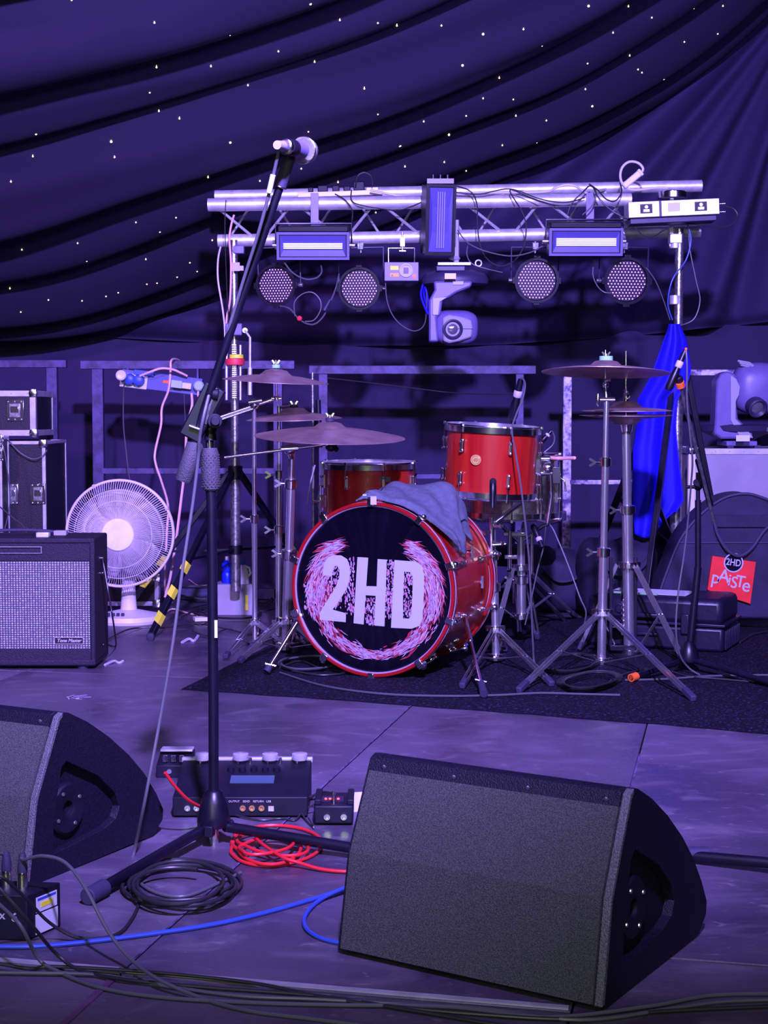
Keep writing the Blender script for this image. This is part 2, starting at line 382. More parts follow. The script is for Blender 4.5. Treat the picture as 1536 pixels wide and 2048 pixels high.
ceiling = cl.build('ceiling', starcloth, ang=180); tag(ceiling, 'swagged dark star cloth lining sloping up towards the viewer', kind='structure')
bvh = BVHTree.FromPolygons([Vector(p) for p in cv], cf)
st = [(275,4),(593,91),(1192,20),(1305,81),(1451,92),(1524,102),(883,138),(1069,201),(601,262),(810,258),(1208,241),(575,359),(952,331),(1399,344),(610,430),(689,459),(1451,442),(138,519),(427,549),(884,552),(1184,509),(126,604),(440,607),(42,701),(799,684),(1157,651),(998,698),(1298,703),(864,757),(1535,565),(522,857),(676,839),(614,894),(298,937),(84,962),(815,926),(333,1006),(560,999),(729,1012),(757,1045),(680,1067),(564,1094),(603,1090),(38,1111),(186,1155),(407,1141),(454,1127),(315,1158),(80,1201),(1443,819)]
s2 = [(282,102),(442,136),(597,116),(847,28),(1000,28),(1251,35),(1363,26),(1090,71),(668,179),(941,129),(1215,164),(1343,133),(363,256),(504,303),(843,247),(1005,217),(1037,270),(1052,282),(1136,307),(835,346),(442,381),(558,385),(861,412),(377,448),(568,448),(214,470),(685,466),(311,522),(125,563),(648,550),(516,561),(293,626),(142,643),(377,659),(167,720)]
allst = [(x / 1.92, y / 1.92) for x, y in st] + [(736 + x / 1.92, y / 1.92) for x, y in s2]
big = {(1192, 20), (442, 136), (363, 256), (861, 412), (311, 522), (138, 519), (884, 552), (847, 28)}
bigpx = {(x / 1.92, y / 1.92) for x, y in [(1192, 20), (138, 519), (884, 552), (427, 549)]} | {(736 + x / 1.92, y / 1.92) for x, y in [(442, 136), (363, 256), (861, 412), (311, 522), (847, 28)]}
proto = {}
for x, y in allst:
    d = ray(x, y); hit = bvh.ray_cast(CAM, d.normalized())
    if hit[0] is None: continue
    p = hit[0] - d.normalized() * .006
    k = 'b' if (x, y) in bigpx else 's'
    if k not in proto:
        rr = .0052 if k == 'b' else .0034
        o = MB().ball((0, 0, 0), rr, 8).lathe([(rr * .35, rr * .6), (rr * .5, rr * 2.4)], 6).build('star_light', 'star'); proto[k] = o
    else:
        o = proto[k].copy(); col.objects.link(o)
    o.location = p
    tag(o, 'larger pinprick star light glowing warm white in the swagged ceiling cloth' if k == 'b' else 'small pinprick star light glowing warm white in the swagged ceiling cloth', 'light', 'larger star lights in the ceiling cloth' if k == 'b' else 'small star lights in the ceiling cloth')
# ------------------------------------------------------------ wedge monitors
def wedge(corner, ang, label, W=.47, screws=True):
    """corner: near bottom right corner; local x runs to the left along the front, y into the depth"""
    t = thing('wedge_monitor', label, 'speaker', corner, 'floor monitors at the front of the stage')
    wx = Vector((-math.cos(ang), math.sin(ang), 0)); dy = Vector((math.sin(ang), math.cos(ang), 0))
    # local frame: x = along right (towards near corner), y = depth, z up ; origin at corner
    T = frame(corner, -wx, dy, (0, 0, 1))
    prof = [(0, .006), (.030, .162), (.098, .306), (.112, .312), (.128, .309), (.185, .281), (.25, .240), (.315, .190), (.365, .142), (.405, .092), (.430, .052), (.428, .030), (.395, .004), (.02, .0)]
    # side face with a triangular recess: cabinet body between the two cheeks
    ck = .012
    body = MB(); body.M = T
    sidem = T @ Matrix(((0, 0, 1, 0), (1, 0, 0, 0), (0, 1, 0, 0), (0, 0, 0, 1)))   # (y,z)->plane, extrude along x
    b = MB(); b.M = sidem; b.ext(prof, -W + .018, -.018); b.build('cabinet', 'wedge', t, bev=.004)
    rec = [(.105, .205), (.120, .216), (.215, .168), (.268, .122), (.282, .092), (.270, .070), (.235, .058), (.090, .046), (.078, .056), (.082, .110)]
    # cheeks: outline bridged to the recess outline
    def cheek(x0, x1, nm):
        b = MB(); b.M = sidem
        def resample(pl, n):
            L = [0]; q = [Vector((p[0], p[1], 0)) for p in pl]; q.append(q[0])
            for a, c in zip(q, q[1:]): L.append(L[-1] + (c - a).length)
            out = []
            for i in range(n):
                s = L[-1] * i / n; k = max(j for j in range(len(L) - 1) if L[j] <= s + 1e-9); f_ = (s - L[k]) / (L[k + 1] - L[k]); out.append(q[k].lerp(q[k + 1], f_))
            return out
        # angular matching around the recess centre
        c0 = Vector((.17, .125, 0))
        def cast(pl, a):
            d = Vector((math.cos(a), math.sin(a), 0)); best = None; n = len(pl)
            for i in range(n):
                p = Vector((*pl[i], 0)) - c0; q = Vector((*pl[(i + 1) % n], 0)) - c0; e = q - p
                den = d.x * e.y - d.y * e.x
                if abs(den) < 1e-9: continue
                s = (p.x * e.y - p.y * e.x) / den; u_ = (p.x * d.y - p.y * d.x) / den
                if s > 0 and -1e-6 <= u_ <= 1 + 1e-6 and (best is None or s > best): best = s
            return c0 + d * (best or .01)
        angs = sorted({round(math.atan2(p[1] - c0.y, p[0] - c0.x), 5) for p in prof + rec} | {round(-math.pi + 2 * math.pi * k / 48, 5) for k in range(48)})
        o = [cast(prof, a) for a in angs]; r = [cast(rec, a) for a in angs]; n = len(angs)
        vs = []
        for x in (x0, x1):
            vs += [(p.x, p.y, x) for p in o]; vs += [(p.x, p.y, x) for p in r]
        fs = []
        for i in range(n):
            j = (i + 1) % n
            fs += [(i, j, n + j, n + i), (2 * n + i, 3 * n + i, 3 * n + j, 2 * n + j), (i, 2 * n + i, 2 * n + j, j), (n + i, n + j, 3 * n + j, 3 * n + i)]
        b.add(vs, fs); return b.build(nm, 'wedge', t, bev=.0035, ang=30)
    cheek(-.018, 0, 'side_cheek'); cheek(-W, -W + .018, 'side_cheek')
    for xx, sg in ((-.0135, 1),):
        b = MB(); b.M = sidem @ Matrix.Translation((.132, .120, xx)); b.lathe([(.0, -.004), (.015, -.004), (.015, .006), (.018, .008), (.046, .008), (.050, .004), (.050, -.006)], 32)
        pl = b.build('pole_socket', 'blackmat', t)
        for k in range(4):
            b = MB(); b.M = sidem @ Matrix.Translation((.132 + .036 * math.cos(.5 + k * math.pi / 2), .120 + .036 * math.sin(.5 + k * math.pi / 2), xx + .0085)); b.lathe([(.0042, 0), (.0035, .002), (0, .002)], 8)
            b.build('screw', 'chrome_dull', pl)
    # pale bar over the corner (highlight on the bevelled cheek edge put into its colour)
    b = MB(); e = [(-.0005, .008), (.029, .163), (.097, .306), (.111, .3125), (.110, .303), (.103, .298), (.036, .158), (.010, .008)]
    b.M = sidem; b.ext(e, -.012, .0012); b.build('corner_edge', 'wedge_edge', t, bev=.0015)
    # grille foam panels (lower + upper) and metal top strip
    def slab(a, c, x0, x1, th, nm, m, **k):
        a = Vector((a[0], a[1], 0)); c = Vector((c[0], c[1], 0)); d = (c - a).normalized(); nrm = Vector((-d.y, d.x, 0))
        q = [a, c, c + nrm * th, a + nrm * th]
        b = MB(); b.M = sidem; b.ext([(p.x, p.y) for p in q], x0, x1); return b.build(nm, m, t, **k)
    slab((.0015, .010), (.0300, .1635), -W + .008, -.013, .006, 'lower_grille', 'foam')
    slab((.0295, .1610), (.0885, .286), -W + .008, -.013, .006, 'upper_grille', 'foam')
    top = slab((.0885, .286), (.0985, .307), -W + .008, -.013, .0045, 'grille_strip', 'wedge')
    for k in range(4):
        q = Vector((.0915, .2970, 0)); b = MB(); x = -.035 - k * (W - .07) / 3
        b.M = sidem @ Matrix.Translation((q.x - .004, q.y, x)) @ Matrix.Rotation(rad(-90), 4, 'Y') @ Matrix.Rotation(rad(25), 4, 'X'); b.lathe([(.0035, 0), (.003, .0028), (0, .0028)], 8); b.build('screw', 'chrome_dull', t)
    for yy in (.05, .34):
        for x in (-.04, -W + .04): pass
    return t
cR = G(1203, 2026); wedge((cR.x, cR.y, 0), math.atan2(.537, .844), 'black wedge floor monitor at the front right, its whole foam grille in view')
cL = G(52, 1777); wedge((cL.x, cL.y, 0), math.atan2(.470, .883), 'black wedge floor monitor at the left edge, its grille cut off by the picture edge', W=.50)

# ------------------------------------------------------------ foreground microphone stand
Y0 = 3.14
base = G(428, 1688)
t = thing('microphone_stand', 'tall black boom microphone stand standing between the two wedge monitors', 'microphone stand', (base.x, base.y, 0))
bx, by = base.x, base.y
def Q(x, y): return P(x, y, by)
b = MB(); c0 = Q(426, 1648)
zb = c0.z; zt = Q(426, 1578).z
b.lathe([(.012, zb - .004), (.030, zb - .004), (.0345, zb + .006), (.033, zb + .020), (.027, zb + .045), (.018, zt - .004), (.0125, zt), (.0115, zt)], 32, rz(0, (bx, by, 0)))
hub = b.build('base_hub', 'black', t)
b = MB(); 
for a in (20, 140, 260): b = MB(); b.box((.030, 0, zb - .006), (.022, .018, .022), rz(rad(a), (bx, by, 0))); b.build('leg_bracket', 'blackmat', t, bev=.002)
MB().cyl((bx, by, zb - .055), (bx, by, zb), .0095, n=20).build('centre_foot', 'chrome_dull', t)
def leg(p0, p1, r=.011, rub=.05):
    p0, p1 = Vector(p0), Vector(p1); d = (p1 - p0).normalized()
    l = MB().cyl(p0, p1, r, n=16).build('leg', 'black', t)
    MB().cyl(p1 - d * rub, p1 + d * .006, r * 1.45, n=16).build('rubber_foot', 'rubber', l, bev=.002)
f1 = G(178, 1792, .016); f2v = G(720, 1724, .016); 
leg((bx - .02, by - .01, zb - .008), f1)
pl = P(690, 1716, 2.86); d2 = (G(905, 1800, .016) - Vector((bx + .03, by, zb - .008))); 
a0 = Vector((bx + .03, by - .005, zb - .005))
leg(a0, a0 + Vector((.335, -.13, -(zb - .022))))
leg((bx - .002, by + .03, zb - .008), (bx - .05, by + .36, .016))
top_z = Q(420, 862).z
pole_top = P(419, 862, by)
MB().tube([(bx, by, zt - .01), P(427, 1400, by), P(423, 1000, by), P(421, 975, by)], .0105, 20).build('lower_pole', 'black', t)
b = MB(); p0, p1 = P(422, 982, by), P(419.5, 896, by); T = align(p0, p1); L = (p1 - p0).length
b.lathe([(.0125, 0), (.0165, .004), (.0190, .03), (.0180, L - .012), (.0150, L)], 28, T)
gk = b.build('grip_sleeve', 'grip', t)
b = MB()
for i in range(14):
    for k in range(14):
        a = 2 * math.pi * k / 14 + (i % 2) * .22; z = .010 + i * (L - .02) / 14
        b.ball((.0182 * math.cos(a), .0182 * math.sin(a), z), .0016, 4, m=T)
tag(b.build('grip_dimple', 'grip', gk), kind='stuff')
MB().cyl(P(420, 897, by), P(419, 868, by), .0088, n=20).build('upper_pole', 'chrome', t)
b = MB(); b.cyl(P(421, 880, by), P(421, 868, by), .0135, .0115); b.ball(P(420, 858, by), .0135, 12); b.cyl(P(420, 868, by), P(424, 835, by), .0120, .016)
b.build('swivel_neck', 'black', t)
# clutch block and boom
bo = by - .018
b = MB(); A, B = P(381, 872, bo), P(430, 778, bo); T = align(A, B, 0); L = (B - A).length
b.box((0, 0, L / 2), (.026, .044, L + .01), T); cl_ = b.build('boom_block', 'black', t, bev=.003)
MB().cyl(P(379, 852, bo - .02), P(402, 860, bo - .02), .003).build('lock_lever', 'chrome_dull', cl_)
b = MB(); b.cyl(P(437, 790, bo - .012), P(425, 788, bo - .012), .0125, .011, 20); b.cyl(P(430, 842, bo - .02), P(424, 842, bo + .04), .015, .015, 20); b.cyl(P(431, 842, bo - .03), P(430, 842, bo - .016), .0095, n=16)
b.build('clutch_knob', 'blackmat', t, bev=.0015)
b = MB(); b.tube([P(432, 782, bo - .01), P(420, 810, bo - .014), P(411, 848, bo - .012)], .0032, 8); b.build('clutch_rod', 'chrome_dull', t)
bm0, bm1 = P(372, 925, bo + .004), P(572, 338, 3.02)
dr = (bm1 - bm0).normalized()
joint = bm0 + (bm1 - bm0) * .245; mid = bm0 + (bm1 - bm0) * .60
MB().cyl(bm0, bm1, .0082, n=20).build('boom_tube', 'black', t)
MB().cyl(bm1 - dr * .035, bm1 + dr * .028, .0125, .0105, 24).build('clip_thread', 'rubber', t)
MB().ring((0, 0, 0), .0122, .0016, 28, 6, align(bm1 - dr * .036, bm1)).build('thread_ring', 'chrome', t)
MB().cyl(P(392, 880, bo), P(385, 902, bo), .011, n=16).build('boom_end', 'black', t)
b = MB(); c0_, c1_ = P(392, 884, bo + .002), P(366, 962, bo + .006); T = align(c0_, c1_); L = (c1_ - c0_).length
b.lathe([(.0125, 0), (.0172, .006), (.0172, L - .004), (.0160, L), (.010, L), (.009, L - .006), (0, L - .006)], 24, T); b.build('counterweight', 'grip', t)
b = MB(); b.box((0, 0, 0), (.006, .0015, .036), Matrix.Translation(P(432, 1258, by - .0112))); b.build('pole_sticker', 'plug_white', t)
# microphone held in the clip, seen from behind
mt = P(565, 292, 2.94); mh = P(600, 299, 3.03)
tm = thing('microphone', 'handheld vocal microphone on top of the front boom stand, pointing away', 'microphone', mt)
d = (mh - mt).normalized()
b = MB(); b.lathe([(.0, -.0), (.0095, 0), (.0115, .006), (.0125, .05), (.0170, .092), (.0185, .10)], 28, align(mt, mh)); b.build('handle', 'mh_grey', tm)
hb = mt + d * .112
b = MB(); b.lathe([(.0185, -.014), (.0245, -.004), (.0262, .004), (.0255, .010), (.0235, .022), (.016, .034), (0, .040)], 32, align(hb, hb + d)); b.build('grille_ball', mat('mic_grille', (.55, .52, .58), .3, .85, bump=1., bscale=900), tm)
b = MB(); b.ring((0, 0, -.001), .0252, .0022, 32, 8, align(hb, hb + d)); b.build('grille_band', 'chrome', tm)
b = MB(); b.lathe([(.0115, 0), (.0150, .002), (.0150, .012), (.012, .014)], 20, align(mt + d * .010, mt + d)); b.build('collar', 'chrome', tm)
b = MB(); b.cyl(mt - d * .028, mt + d * .002, .0082, .0098, 20); b.build('plug_shell', 'mh_light', tm)
b = MB(); q = bm1 + dr * .028; b.tube([q, q + Vector((-.004, -.003, .018)), mt + d * .045], [.009, .008, .006], 12); b.lathe([(.0145, 0), (.0160, .004), (.0160, .030), (.0142, .034)], 20, align(mt + d * .028, mt + d)); b.build('clip', 'blackmat', t)
pts = [mt - d * .02, P(556, 308, 2.935), P(548, 345, 2.95), P(541, 375, 2.96), P(520, 455, 2.985), P(487, 560, 3.03), P(455, 665, 3.06), P(430, 745, 3.09), P(408, 830, by - .055), P(399, 878, by - .045), P(396, 920, by - .03), P(385, 1010, by - .03), P(365, 1140, by - .05), P(345, 1290, by - .08), P(318, 1450, by - .10), P(290, 1600, by - .14), G(268, 1705, .006), G(262, 1740, .005), G(300, 1780, .005), G(370, 1792, .005), G(450, 1760, .005), G(482, 1745, .005)]
cable('microphone_cable', pts, .0033, 'cable_grey', 'grey cable running down the front boom stand from microphone to floor', group=None, n=8)
b = MB(); b.cyl(P(538, 385, 2.958), P(546, 350, 2.946), .0052, n=12); b.build('cable_tie', 'plug_white', t)

# off-frame stand whose leg enters at the right
lr0, lr1 = P(1375, 1717, 2.98), P(1640, 1747, 2.86)
t = thing('microphone_stand', 'black tubular stand leg reaching in from the right edge behind the front wedge', 'microphone stand', (1.62, 2.55, 0))
dv = (lr1 - lr0)
hubp = Vector((1.02, 2.80, .10))
hubp = lr0 + dv * 2.9
b = MB(); b.lathe([(.012, -.03), (.030, -.03), (.0345, -.02), (.018, .05), (.0115, .055)], 24, rz(0, (hubp.x, hubp.y, max(.06, hubp.z + .02)))); b.build('base_hub', 'black', t)
l = MB().cyl(Vector((lr0.x, lr0.y, max(lr0.z, .014))), Vector((hubp.x, hubp.y, max(.05, hubp.z))), .011).build('leg', 'black', t)
MB().cyl(Vector((lr0.x, lr0.y, .017)), Vector((lr0.x + .04, lr0.y - .003, .0175)), .015).build('rubber_foot', 'rubber', l)
MB().cyl((hubp.x, hubp.y, .07), (hubp.x, hubp.y, 1.1), .0105).build('lower_pole', 'black', t)
for a in (140, -60):
    MB().cyl((hubp.x, hubp.y, .05), (hubp.x + .36 * math.cos(rad(a)), hubp.y + .36 * math.sin(rad(a)), .014), .011).build('leg', 'black', t)

# ------------------------------------------------------------ stage box with XLR plugs, bottom left
s0 = G(55, 1883); fy = s0.y
t = thing('stage_box', 'small black stage box with stickers in the lower left corner', 'box', (s0.x - .08, fy + .04, 0))
x1 = s0.x; hbx = .078
ws = Vector((-.93, .10, 0)).normalized(); wd = Vector((.46, .85, 0)).normalized()
T = frame((s0.x, s0.y, 0), -ws, wd, (0, 0, 1)); T2 = frame((s0.x, s0.y, 0), -ws, wd, (0, 0, 1))
a_ = Vector((s0.x, s0.y, 0)); 
vs = [a_, a_ + ws * .2, a_ + ws * .2 + wd * .085, a_ + wd * .085]
b = MB(); b.add([(*v.xy, 0.001) for v in vs] + [(*v.xy, hbx) for v in vs], [(0, 1, 2, 3), (7, 6, 5, 4), (0, 4, 5, 1), (1, 5, 6, 2), (2, 6, 7, 3), (3, 7, 4, 0)]); b.build('enclosure', 'blackmat', t, bev=.002)
sf = frame(a_, wd, (0, 0, 1), wd.cross(Vector((0, 0, 1))))
b = MB(); b.box((.048, .055, .0008), (.052, .026, .001), sf); st1 = b.build('sticker', 'plug_white', t)
b = MB(); b.box((.048, .053, .0016), (.030, .008, .0006), sf); b.build('yellow_mark', 'yellow', st1)
b = MB(); b.box((.048, .064, .0016), (.046, .004, .0006), sf); b.build('blue_mark', 'cable_blue', st1)
b = MB(); b.box((.048, .022, .0008), (.056, .034, .001), sf); b.build('sticker', 'paper', t)
ff = frame(a_, -ws, (0, 0, 1), (-ws).cross(Vector((0, 0, 1))))
text('6', .020, ff @ Matrix.Translation((-.022, .040, .0008)), 'silver_text', 'number', t, bold=.0006)
text('AUX', .013, ff @ Matrix.Translation((-.052, .041, .0008)), 'silver_text', 'lettering', t, bold=.0004)
for k, (px, py) in enumerate(((46, 1803), (14, 1806))):
    q = P(px, py, fy + .035 + .01 * k)
    tp = thing('cable_plug', ['silver cable plug standing in the stage box, nearest its corner', 'silver cable plug standing in the stage box, near the left edge'][k], 'plug', (q.x, q.y, hbx))
    b = MB(); b.lathe([(.0, 0), (.0095, 0), (.0095, .026), (.0085, .030)], 20, rz(0, (q.x, q.y, hbx))); b.build('barrel', 'chrome', tp)
    b = MB(); b.lathe([(.0085, .029), (.0088, .040), (.0062, .058), (.0045, .062)], 16, rz(0, (q.x, q.y, hbx))); b.build('strain_relief', 'rubber', tp)
    zt_ = hbx + .060
    if k == 0:
        pts = [(q.x, q.y, zt_), q + Vector((.004, -.01, .075)), P(85, 1712, fy), P(130, 1725, fy - .02), P(170, 1775, fy - .06), P(215, 1860, fy - .10), P(258, 1915, fy - .14), G(310, 1955, .02), G(400, 1995, .006), G(500, 2022, .005), G(640, 2040, .005), G(900, 2075, .005)]
        cable('stage_cable', pts, .0031, 'cable_grey', 'grey cable arching high out of the plug at the stage box corner', n=8)
    else:
        pts = [(q.x, q.y, zt_), q + Vector((-.004, 0, .085)), P(-20, 1712, fy), P(-40, 1760, fy - .05), P(-10, 1800, fy - .1), P(40, 1850, fy - .16), G(75, 1915, .02), G(110, 1940, .006), G(200, 1975, .005), G(330, 1995, .005), G(520, 2006, .005), G(680, 2010, .005), G(900, 2014, .005), G(1100, 2034, .005), G(1300, 2012, .005), G(1430, 1990, .005), G(1600, 1988, .005)]
        cable('stage_cable', pts, .0031, 'cable_grey', 'grey cable from the left plug of the stage box running along the whole front', n=8)
extra = [([(-60, 1755, .10), (-20, 1762, .16), (20, 1800, .14), (70, 1858, .09), (110, 1905, .03), (160, 1940, .008), (260, 1960, .008), (420, 1975, .005), (640, 1992, .005), (820, 2020, .005), (1000, 2050, .005), (1200, 2075, .005)], 'dark cable sweeping from the left edge over the black stage box'),
         ([(-60, 1925, .03), (0, 1928, .02), (60, 1938, .006), (110, 1933, .006), (300, 1944, .006), (500, 1965, .005), (650, 1995, .005), (760, 2010, .005), (950, 2028, .005), (1150, 2038, .005), (1330, 2022, .005), (1600, 2010, .005)], 'dark cable lying along the back of the pale deck seam in front'),
         ([(-60, 1945, .005), (60, 1946, .006), (200, 1950, .006), (330, 1972, .005), (480, 1992, .005), (620, 1998, .005), (800, 2008, .005), (960, 2017, .005), (1160, 2040, .005), (1350, 2016, .005), (1450, 2003, .005), (1600, 1998, .005)], 'thin grey cable nearest the camera of those crossing the front deck'),
         ([(-60, 1735, .13), (-5, 1748, .145), (45, 1790, .10), (100, 1846, .035), (160, 1876, .006), (230, 1870, .005), (262, 1840, .005), (278, 1800, .005), (262, 1772, .005)], 'dark cable looping off the stage box top to the black coil')]
for q, lb in extra: cable('stage_cable', [G(*p) for p in q], .0029, 'cable' if 'dark' in lb else 'cable_grey', lb, n=8)
# blue cable, black coil, red coil
cable('blue_cable', [G(-60, 1892, .004), G(60, 1893, .005), G(170, 1884, .005), G(300, 1868, .005), G(420, 1850, .005), G(520, 1828, .005), G(620, 1800, .005), G(700, 1775, .005), G(780, 1752, .005)], .0042, 'cable_blue', 'bright blue cable running from the left edge towards the right wedge', n=8)
cable('blue_cable', [G(740, 1768, .004), G(690, 1776, .013), G(640, 1800, .006), G(612, 1828, .005), G(610, 1852, .005), G(632, 1872, .005), G(670, 1884, .005), G(730, 1890, .005)], .0038, 'cable_blue', 'short loop of blue cable bulging out from under the right wedge', n=8)
pts = []
for k in range(96):
    a = k * 2 * math.pi / 20 + .4; rr = 1 - .045 * (k // 20) + .05 * math.sin(k * .7)
    cx, cy = 362 + 9 * math.sin(k * .13), 1768 + 6 * math.cos(k * .21)
    pts.append(G(cx + 112 * rr * math.cos(a), cy + 44 * rr * math.sin(a), .005 + .0052 * (k // 20)))
cable('cable_coil', pts, .0036, 'cable', 'loose coil of black cable lying on the deck before the front stand', n=8, seg=4)
pts = [P(330, 1545, 3.10), P(352, 1575, 3.12), P(385, 1606, 3.16), G(440, 1630, .02), G(470, 1660, .006), G(462, 1700, .005)]
for k in range(66):
    a = math.pi * .9 - k * 2 * math.pi / 17; rr = 1 - .13 * (k // 17) + .04 * math.sin(k)
    cx, cy = 545 + 14 * math.sin(k * .2), 1692 + 8 * math.cos(k * .27)
    pts.append(G(cx + 82 * rr * math.cos(a), cy + 34 * rr * math.sin(a), .005 + .005 * (k // 17)))
pts += [G(560, 1712, .02), G(600, 1726, .012), G(640, 1738, .006), G(690, 1743, .005), G(760, 1742, .005)]
cable('red_cable', pts, .0036, 'cable_red', 'bright red cable coiled on the deck and running under the wedge', n=8, seg=4)

# ------------------------------------------------------------ guitar effects
pf = G(480, 1636); ey = pf.y
t = thing('effects_unit', 'long floor effects unit with clear footswitch caps behind the front stand', 'effects pedal', (P(470, 1600, ey).x, ey + .08, 0))
xl, xr = P(345, 1600, ey).x, P(615, 1600, ey).x
zt1 = P(480, 1588, ey).z; zt1 = .048; W_ = xr - xl; xm = (xl + xr) / 2
T = Matrix.Translation((xm, ey, 0))
# body profile in (depth, height)
prof = [(0, .004), (0, .046), (.055, .056), (.175, .088), (.19, .084), (.19, .004)]
b = MB(); b.M = T @ Matrix(((0, 0, 1, 0), (1, 0, 0, 0), (0, 1, 0, 0), (0, 0, 0, 1))); b.ext(prof, -W_ / 2, W_ / 2); b.build('body', 'blackmat', t, bev=.002)
b = MB(); b.box((0, .188, .087), (W_ + .006, .014, .012), T); b.build('rear_edge', 'alu_edge', t, bev=.002)
F0 = face((xm, ey - .0008, 0))
for k, x in enumerate((-.115, -.095, .006, .026, .047)):
    b = MB(); b.M = F0 @ Matrix.Translation((x, .022, 0)); b.lathe([(.0065, 0), (.0065, .003), (.0035, .003), (.0034, -.004)], 16); b.build('jack_socket', 'chrome' if k < 2 else 'brass', t)
b = MB(); b.M = F0 @ Matrix.Translation((.068, .021, .0005)); b.box((0, 0, 0), (.012, .011, .002)); b.build('data_port', 'silver_text', t)
text('INPUT   OUTPUT    SEND    RETURN   USB', .0062, F0 @ Matrix.Translation((.01, .037, .0006)), 'silver_text', 'panel_lettering', t)
sl = frame((xm + .02, ey + .0555, .0568), (1, 0, 0), (0, .966, .258), (0, -.258, .966))
b = MB(); b.M = sl; b.box((.0, .030, .001), (.098, .034, .002)); b.build('display', 'screen', t)
for k in range(5):
    b = MB(); b.M = sl @ Matrix.Translation((-.052 + k * .026, .072, 0)); b.lathe([(.0085, 0), (.0075, .010), (0, .0105)], 14); b.build('knob', 'blackmat', t)
for k, x in enumerate((400, 432, 476, 500, 535, 560, 594)):
    q = P(x, 1541, ey + .16); b = MB(); b.lathe([(.004, .070), (.0045, .094), (.0045, .096)], 10, rz(0, (q.x, ey + .165, 0))); s_ = b.build('footswitch', 'chrome', t)
    if k in (0, 2, 4, 6):
        b = MB(); b.lathe([(.017, .092), (.018, .094), (.018, .106), (.016, .107), (0, .107)], 20, rz(0, (q.x + .006, ey + .165, 0))); b.build('clear_cap', mat('clear_cap%d' % k, (.75, .72, .85), .15, 0, trans=.6), t)
b = MB(); q = P(428, 1545, ey + .12); b.ball((q.x, ey + .16, .094), .0035, 8); b.build('indicator', 'ledred', t)
# small pedal behind, left
p1 = G(350, 1560); t = thing('effects_pedal', 'small effects pedal with a grey top at the left end of the effects unit', 'effects pedal', (p1.x, p1.y, 0)); 
T = Matrix.Translation((P(350, 1530, 3.72).x, 3.72, 0))
b = MB(); b.M = T @ Matrix(((0, 0, 1, 0), (1, 0, 0, 0), (0, 1, 0, 0), (0, 0, 0, 1))); b.ext([(-.03, 0), (-.03, .030), (.06, .052), (.06, 0)], -.042, .042); b.build('body', 'blackmat', t, bev=.002)
b = MB(); b.box((0, .045, .054), (.080, .040, .006), T); b.build('treadle', 'alu_edge', t, bev=.002)
for k in range(3):
    b = MB(); b.lathe([(.007, .036), (.006, .050), (0, .0505)], 12, T @ Matrix.Translation((-.022 + k * .020, -.012, 0))); b.build('knob', 'chrome', t)
b = MB(); b.M = face((T.translation.x - .01, T.translation.y - .0305, .016)); b.lathe([(.006, 0), (.006, .003), (.003, .003)], 12); b.build('jack_socket', 'chrome', t)
# tuner pedal right
p2 = G(665, 1652); yy = p2.y; xm = P(667, 1640, yy).x
t = thing('effects_pedal', 'black pedal with a glowing red display beside the right wedge', 'effects pedal', (xm, yy + .06, 0))
b = MB(); b.box((0, .06, .024), (.084, .12, .040), Matrix.Translation((xm, yy, 0))); b.build('body', 'blackmat', t, bev=.004)
b = MB(); b.box((0, .055, .0455), (.050, .035, .003), Matrix.Translation((xm - .005, yy, 0))); b.build('display', 'led_plate', t)
for k in range(4):
    b = MB(); b.box((0, 0, 0), (.005, .003, .003), Matrix.Translation((xm - .018 + k * .009, yy + .045, .0480))); b.build('display_segment', 'ledred', t)
b = MB(); b.lathe([(.004, .044), (.0035, .062), (.0055, .064), (.005, .070), (0, .070)], 12, rz(0, (xm, yy + .02, 0))); b.build('footswitch', 'chrome', t)
for x in (-.034, .036):
    b = MB(); b.box((x, .055, .050), (.014, .10, .012), Matrix.Translation((xm, yy, 0))); b.build('side_rail', 'blackmat', t, bev=.002)
for x in (-.014, .022):
    b = MB(); b.M = face((xm + x, yy - .0005, .020)); b.lathe([(.0068, 0), (.0068, .004), (.0034, .004), (.0034, -.003)], 16); b.build('jack_socket', 'chrome', t)
p = P(1, 1, 1)
tg = G(716, 1630); b = MB(); b.box((0, 0, .022), (.03, .002, .044), rz(.2, (P(714, 1620, yy + .1).x + .004, yy + .12, 0))); tag(b.build('paper_note', 'paper'), 'small white card standing behind the red display pedal', 'card')
cable('patch_cable', [P(612, 1600, 3.42), G(640, 1600, .03), G(606, 1622, .012), G(590, 1640, .004), G(560, 1637, .004), G(520, 1640, .004), G(470, 1630, .006)], .0022, 'cable', 'thin black lead lying at the right end of the effects unit')
cable('patch_cable', [(xm, yy + .10, .046), P(640, 1585, yy + .14), G(600, 1608, .02), G(612, 1640, .004), G(628, 1655, .004), (xm - .055, yy + .02, .012)], .0022, 'cable', 'thin black lead looping round the red display pedal')

# ------------------------------------------------------------ guitar amplifier
ay = 5.28; t = thing('guitar_amplifier', 'dark combo guitar amplifier with sparkling silver grille cloth, left edge', 'amplifier', (P(60, 1337, ay).x, ay + .12, 0))
xr = P(190, 1200, ay).x; xl = xr - .62; zt = P(100, 1076, ay).z; z0 = .012
T = Matrix.Translation((xl, ay, z0)); AW = xr - xl; AH = zt - z0
def abox(c, s, nm, m, par=t, **k):
    b = MB(); b.box(c, s, T); return b.build(nm, m, par, **k)
abox((AW / 2, .125, .0115), (AW, .25, .023), 'bottom_board', 'tolex', bev=.006)
abox((AW / 2, .125, AH - .010), (AW, .25, .020), 'top_board', 'tolex', bev=.006)
for x in (.009, AW - .009): abox((x, .125, AH / 2), (.018, .248, AH - .02), 'side_board', 'tolex', bev=.005)
abox((AW / 2, .24, AH / 2), (AW - .03, .01, AH - .04), 'back_board', 'tolex')
